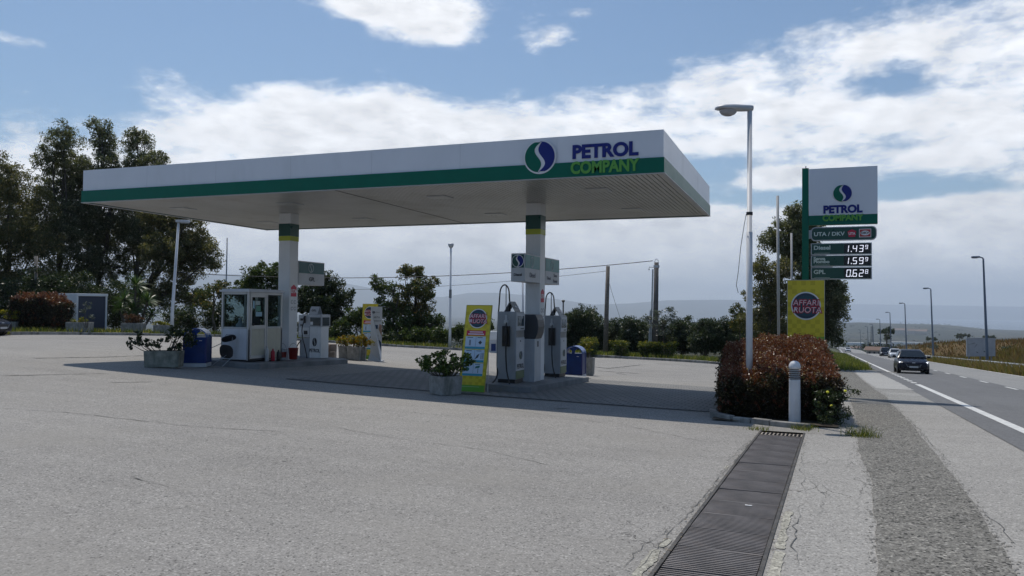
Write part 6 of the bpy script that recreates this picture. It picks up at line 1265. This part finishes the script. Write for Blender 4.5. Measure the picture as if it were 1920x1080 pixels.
# ================================================================ cars
def car(label, loc, rz_, paint, van=False, lights=True, group=None, plate=True):
    t = thing('car', label, 'car', loc, rz_, group); t.scale = (.87,)*3; Ht = 1.48 if not van else 1.68; L = 4.0; hw = .86
    # lower body: sections from nose (-Y) to tail
    st = [(-1.98, .62, .28, .58), (-1.92, .74, .22, .68), (-1.70, .82, .20, .78), (-1.30, .855, .20, .87), (-.85, .86, .20, .95), (0, .865, .20, .97), (1.0, .865, .20, .99), (1.6, .84, .22, 1.0), (1.92, .78, .26, .96), (2.0, .70, .32, .82)]
    V = []; F = []; n_ = 10
    for k, (y, w, z0, z1) in enumerate(st):
        for u, v in ((-.86, 0), (-1, .18), (-1.0, .62), (-.95, .88), (-.80, .98), (.80, .98), (.95, .88), (1.0, .62), (1, .18), (.86, 0)): V.append((u*w, y, z0+(z1-z0)*(v if abs(u) != .8 else 1.0)))
        if k: F += [((k-1)*n_+j, (k-1)*n_+(j+1) % n_, k*n_+(j+1) % n_, k*n_+j) for j in range(n_)]
    F += [tuple(range(n_)), tuple(len(V)-n_+j for j in range(n_))]; b = MB(); b.add(V, F); body = b.build('body', paint, t, smooth=True); e_ = body.modifiers.new('edge', 'BEVEL'); e_.width = .02; e_.segments = 2; e_.angle_limit = R_(25)
    # cabin
    cs = [(-.92, .78, .93, .95), (-.35, .60, .93, Ht-.10), (.05, .585, .93, Ht), (.9, .58, .93, Ht-.01), (1.45, .58, .93, Ht-.10), (1.88, .70, .93, 1.02)]
    if van: cs[-1] = (1.88, .68, .93, 1.30)
    V = []; F = []; n_ = 6
    for k, (y, w, z0, z1) in enumerate(cs):
        wl = .80
        for u, v in ((-wl, z0-.03), (-w-.05, z0+(z1-z0)*.80), (-w+.06, z1), (w-.06, z1), (w+.05, z0+(z1-z0)*.80), (wl, z0-.03)): V.append((u, y, v))
        if k: F += [((k-1)*n_+j, (k-1)*n_+(j+1) % n_, k*n_+(j+1) % n_, k*n_+j) for j in range(n_)]
    F += [tuple(range(n_)), tuple(len(V)-n_+j for j in range(n_))]; b = MB(); b.add(V, F); cb_ = b.build('roof', paint, t, smooth=True); e_ = cb_.modifiers.new('edge', 'BEVEL'); e_.width = .03; e_.segments = 2; e_.angle_limit = R_(25)
    b = MB(); b.add([(-.72, -.93, .965), (.72, -.93, .965), (.55, -.37, Ht-.13), (-.55, -.37, Ht-.13)], [(0, 1, 2, 3)]); b.add([(0, -1.0, .975), (.0, -.44, Ht-.12)], []) ; ws = b.build('windscreen', M_carglass, t); so_ = ws.modifiers.new('s', 'SOLIDIFY'); so_.thickness = .03; so_.offset = 1
    ws.location = (0, -.012, .012)
    for s in (-1, 1):
        b = MB(); b.add([(s*.805, -.72, .97), (s*.805, 1.5, .99), (s*.655, 1.2, Ht-.16), (s*.665, -.30, Ht-.17)], [(0, 1, 2, 3)]); o = b.build('side_window', M_carglass, t); o.modifiers.new('s', 'SOLIDIFY').thickness = .03; o.modifiers['s'].offset = 0
        for y in (-1.28, 1.28):
            b = MB(); M_ = Euler((0, R_(90), 0)).to_matrix(); b.lathe([(.20, -.10), (.31, -.10), (.325, -.06), (.325, .06), (.31, .10), (.20, .10)], (s*.76, y, .325), 20, M_); wh = b.build('wheel', M_rubber, t, smooth=False); b = MB(); b.lathe([(.20, -.02), (.20, .085 if s > 0 else -.085), (.06, .095 if s > 0 else -.095)], (s*.76, y, .325), 16, M_); b.build('rim', M_steel, wh)
            b = MB(); b.lathe([(.37, -.02), (.37, .02)], (s*.855, y, .34), 20, M_); b.build('wheel_arch', M_black, t)
        b = MB(); b.prism([(s*.50, .66), (s*.80, .74), (s*.79, .64), (s*.56, .57)], .06, lambda u, v, w: (u, -1.84+abs(u)*.12-w, v)); b.build('headlight', mat('headlight_on', (.7, .7, .75), .2, emit=((.9, .93, 1), 1.6)) if lights else M_glass, t)
        b = MB(); b.cbox((s*.96, -.55, 1.0), (.20, .12, .13)); b.build('mirror', paint, t, bevel=.03)
        b = MB(); b.lathe([(.05, 0), (.05, .02)], (s*.62, -1.93, .38), 10, Euler((R_(90), 0, 0)).to_matrix()); b.build('fog_lamp', M_steel, t)
    b = MB(); b.prism([(-.44, .58), (.44, .58), (.36, .40), (-.36, .40)], .03, face_front(0, -1.965, 0)); gr = b.build('grille', M_black, t); b = MB(); b.prism([(-.62, .36), (.62, .36), (.52, .25), (-.52, .25)], .04, face_front(0, -1.94, 0)); b.build('lower_intake', M_black, t)
    b = MB(); b.tube([(-.40, -2.0, .57), (-.34, -2.005, .42), (0, -2.01, .40), (.34, -2.005, .42), (.40, -2.0, .57)], .008, 5); b.build('grille_trim', M_lgrey, gr)
    if plate: b = MB(); b.box(-.24, .24, -2.02, -2.005, .36, .46); b.build('number_plate', mat('plate', (.5, .5, .5), .5), t)
    b = MB(); b.cbox((0, -1.965, .66), (.16, .02, .05)); b.build('emblem_oval', M_lgrey, t)
    b = MB(); b.box(-.62, .62, -1.5, 1.5, .16, .24); b.build('underbody', M_black, t)
    return t
P_blk = mat('car_black', (.004, .005, .014), .28, spec=.35); P_wht = mat('car_white', (.55, .56, .58), .25, coat=1)
def lane(y, off=1.52): x = 2.966+.0239*y+off; return (x, y, .269-.0416*y+.012)
sl = math.atan(.0416)
def placecar(o, rz_): o.rotation_euler = (-sl, 0, rz_)
placecar(car('black hatchback with headlights on, nearest on the road', lane(48.2, 1.05), 0, P_blk), -.024)
placecar(car('white car following the black hatchback', hit(1678, 672), 0, P_wht), -.024)
placecar(car('dark car behind the white car, farther back on the road', hit(1660, 669), 0, P_blk, True), -.024)
placecar(car('tiny pale car far down the road near the bend', lane(250, 1.4), 0, P_wht, lights=False), -.024)
x, y, z = stand(-66, 34); car('dark car cut off by the left picture edge', (x, y, z+.01), R_(108), P_blk, lights=False)
# ================================================================ far things
b = None
M_wall = mat('far_wall', (.36, .33, .29), .8); M_wroof = mat('far_roof', (.16, .10, .075), .8); M_wht2 = mat('far_white', (.75, .75, .74), .7)
def house(px, Z, w_, d_, h_, label, flat=False, m=None, rz_=0.0):
    x, y, z = standH(px, Z); t = thing('distant_house' if not flat else 'distant_shed', label, 'house' if not flat else 'shed', (x, y, z-.5), YAW*-1*0+rz_, 'distant buildings in the plain')
    b = MB(); b.box(-w_/2, w_/2, -d_/2, d_/2, -2, h_); b.build('wall', m or M_wall, t)
    if flat: b = MB(); b.box(-w_/2-.3, w_/2+.3, -d_/2-.3, d_/2+.3, h_, h_+.5); b.build('roof', M_wht2, t)
    else: b = MB(); b.prism([(-d_/2-.4, h_), (d_/2+.4, h_), (0, h_+d_*.25)], w_+.8, lambda u, v, w: (-w_/2-.4+w, u, v)); b.build('roof', M_wroof, t)
    if Z < 1500:
        for k in range(3): b = MB(); b.box(-w_*.35+k*w_*.3, -w_*.35+k*w_*.3+w_*.12, -d_/2-.05, -d_/2+.01, h_*.45, h_*.8); b.build('window', M_dark, t)
ds = [(1584, 1200, 22, 10, 4, 1, 'wide pale shed low beside the road bend'), (1606, 1150, 16, 10, 5, 0, 'brown-roofed house right of the road bend'), (1622, 1050, 12, 8, 5, 0, 'long house just right of the brown-roofed one'), (1636, 800, 16, 8, 4, 1, 'small white shed under the left lattice mast'), (1702, 620, 16, 9, 5, 0, 'pale house between the second and third road lamps'), (1690, 700, 12, 8, 4, 0, 'little house left of the pale one'), (1733, 560, 10, 6, 4, 1, 'small white shed left of the second road lamp'), (1641, 175, 3.2, 3, 1.5, 0, 'little orange-roofed hut beside the road'), (1655, 2300, 60, 20, 8, 1, 'long white shed on the far hillside'), (1700, 2500, 90, 20, 8, 1, 'very long white greenhouse on the far hillside'), (1600, 2100, 50, 20, 7, 1, 'white shed at the foot of the headland'), (1688, 4200, 60, 40, 25, 0, 'pale block on the headland top left'), (1705, 4300, 50, 40, 22, 0, 'pale block on the headland top, middle'), (1728, 4300, 60, 40, 20, 0, 'pale block on the headland top right'),
      (648, 3300, 90, 30, 9, 1, 'white shed in the plain right of the rounded tree'), (660, 3600, 110, 30, 9, 1, 'long white shed in the plain above the flowering shrub'), (815, 4200, 100, 30, 10, 1, 'white shed in the plain left of the middle lamp post'), (838, 3900, 120, 30, 10, 1, 'long white shed directly behind the middle lamp post'), (862, 4600, 90, 30, 10, 1, 'white shed in the plain right of the middle lamp post'), (1165, 5200, 120, 40, 12, 1, 'white shed in the plain right of the wooden pole'), (1180, 4300, 90, 30, 10, 1, 'second white shed right of the wooden pole'), (1370, 3200, 60, 20, 8, 1, 'white shed left of the right lamp post')]
for i, (px, Z, a, d_, h_, fl, lb) in enumerate(ds): house(px, Z, a, d_, h_, lb, bool(fl), M_wht2 if fl else M_wall, (i*.37) % .8-.4)
for i, (px, Z, ht) in enumerate([(1635, 620, 19), (1667, 560, 18)]):
    x, y, z = standH(px, Z); t = thing('lattice_mast', ['left steel lattice mast on the plain behind the road', 'right steel lattice mast on the plain behind the road'][i], 'mast', (x, y, z), .4); b = MB()
    for sx in (-1, 1):
        for sy in (-1, 1): b.tube([(sx*1.0, sy*1.0, -1), (sx*.55, sy*.55, ht)], .12, 4)
    b.build('leg', M_steel, t); b = MB()
    for k in range(9):
        z0 = ht*k/9; z1_ = ht*(k+1)/9; a = 1.0-.45*k/9; c2 = 1.0-.45*(k+1)/9
        for sx, sy, ex_, ey in ((-1, -1, 1, -1), (1, -1, 1, 1), (1, 1, -1, 1), (-1, 1, -1, -1)): b.tube([(sx*a, sy*a, z0), (ex_*c2, ey*c2, z1_)], .07, 3, False)
    b.build('bracing', M_steel, t)
for i, (px, Z, bl, lb) in enumerate([(1663, 215, [(1655, 622, 7, 6), (1667, 620, 8, 7), (1662, 632, 8, 5)], 'lone round tree between the fourth and third road lamps'), (1815, 420, [(1808, 629, 5, 3), (1817, 630, 4, 3)], 'small dark tree above the left end of the billboard'), (1860, 430, [(1850, 631, 7, 3), (1864, 632, 6, 3)], 'low dark trees above the right end of the billboard'), (1748, 380, [(1740, 635, 6, 3), (1752, 636, 6, 3)], 'dark bushes at the foot of the second road lamp'), (1800, 400, [(1798, 630, 8, 5)], 'dark bush left of the billboard'), (1893, 80, [(1885, 662, 14, 8), (1905, 664, 12, 8), (1895, 655, 10, 6)], 'low dark green bush in the brown field right of the billboard')]):
    tree_px('field_tree' if i != 5 else 'field_bush', lb, px, Z, bl, L_olive, ll=.4 if i != 5 else .2, lw=.2 if i != 5 else .1, cr=.6 if i != 5 else .5, dens=3 if Z > 150 else 5, per=40, tr=.2, droop=0, seed=100+i, cat='tree' if i != 5 else 'bush', fork=.3 if i != 5 else .1, twigs=4)
# scattered far tree clumps in the plain
rr = np.random.default_rng(77); P = []
for _ in range(9000):
    th_ = rr.uniform(-33, 34); d_ = 180*(40)**rr.random(); a = R_(th_)-YAW; x, y = d_*math.sin(a), d_*math.cos(a)
    if abs(x-(2.966+.0239*y)-3) < 14 and y < 900: continue
    if 960+FOC*math.tan(R_(th_)) > 1560 and d_ < 330: continue
    P.append((x, y))
P = np.array(P); keep = vnoise(P[:, 0], P[:, 1], 260, 9)+.5*vnoise(P[:, 0], P[:, 1], 90, 8) > .02; P = P[keep]; zz_ = H(P[:, 0], P[:, 1]); d_ = np.hypot(P[:, 0], P[:, 1]); V = []; F = []; k = 0
for (x, y), z, d in zip(P, zz_, d_):
    s = rr.uniform(2.0, 4.5)*(1+d/3500)
    for _ in range(14):
        c = np.array([x, y, z+s*.5])+rr.normal(0, s*.42, 3)*[1, 1, .5]; q = rr.normal(0, s*.22, (3, 3)); V += [c+q[0], c+q[1], c+q[2]]; F.append((k, k+1, k+2)); k += 3
setp(fast('distant_woods', np.array(V), np.array(F), leafmat('far_woods_leaf', (.016, .026, .012), (.035, .048, .02), None, rough=.8, trans=.2), k=3), 'far-off scattered woods and groves in the plain', kind='stuff')

# ================================================================ air
b = MB(); b.box(-37000, 37000, -37000, 37000, -420, 1050)
hz = b.build('haze', []); setp(hz, kind='stuff')
hm = bpy.data.materials.new('haze'); hm.use_nodes = True; hn = hm.node_tree; hn.nodes.remove(hn.nodes['Principled BSDF'])
pv = hn.nodes.new('ShaderNodeVolumePrincipled'); pv.inputs['Color'].default_value = (.78, .87, .99, 1); pv.inputs['Density'].default_value = 8.5e-5; pv.inputs['Anisotropy'].default_value = .2
hn.links.new(pv.outputs[0], hn.nodes['Material Output'].inputs['Volume']); hz.data.materials.append(hm)
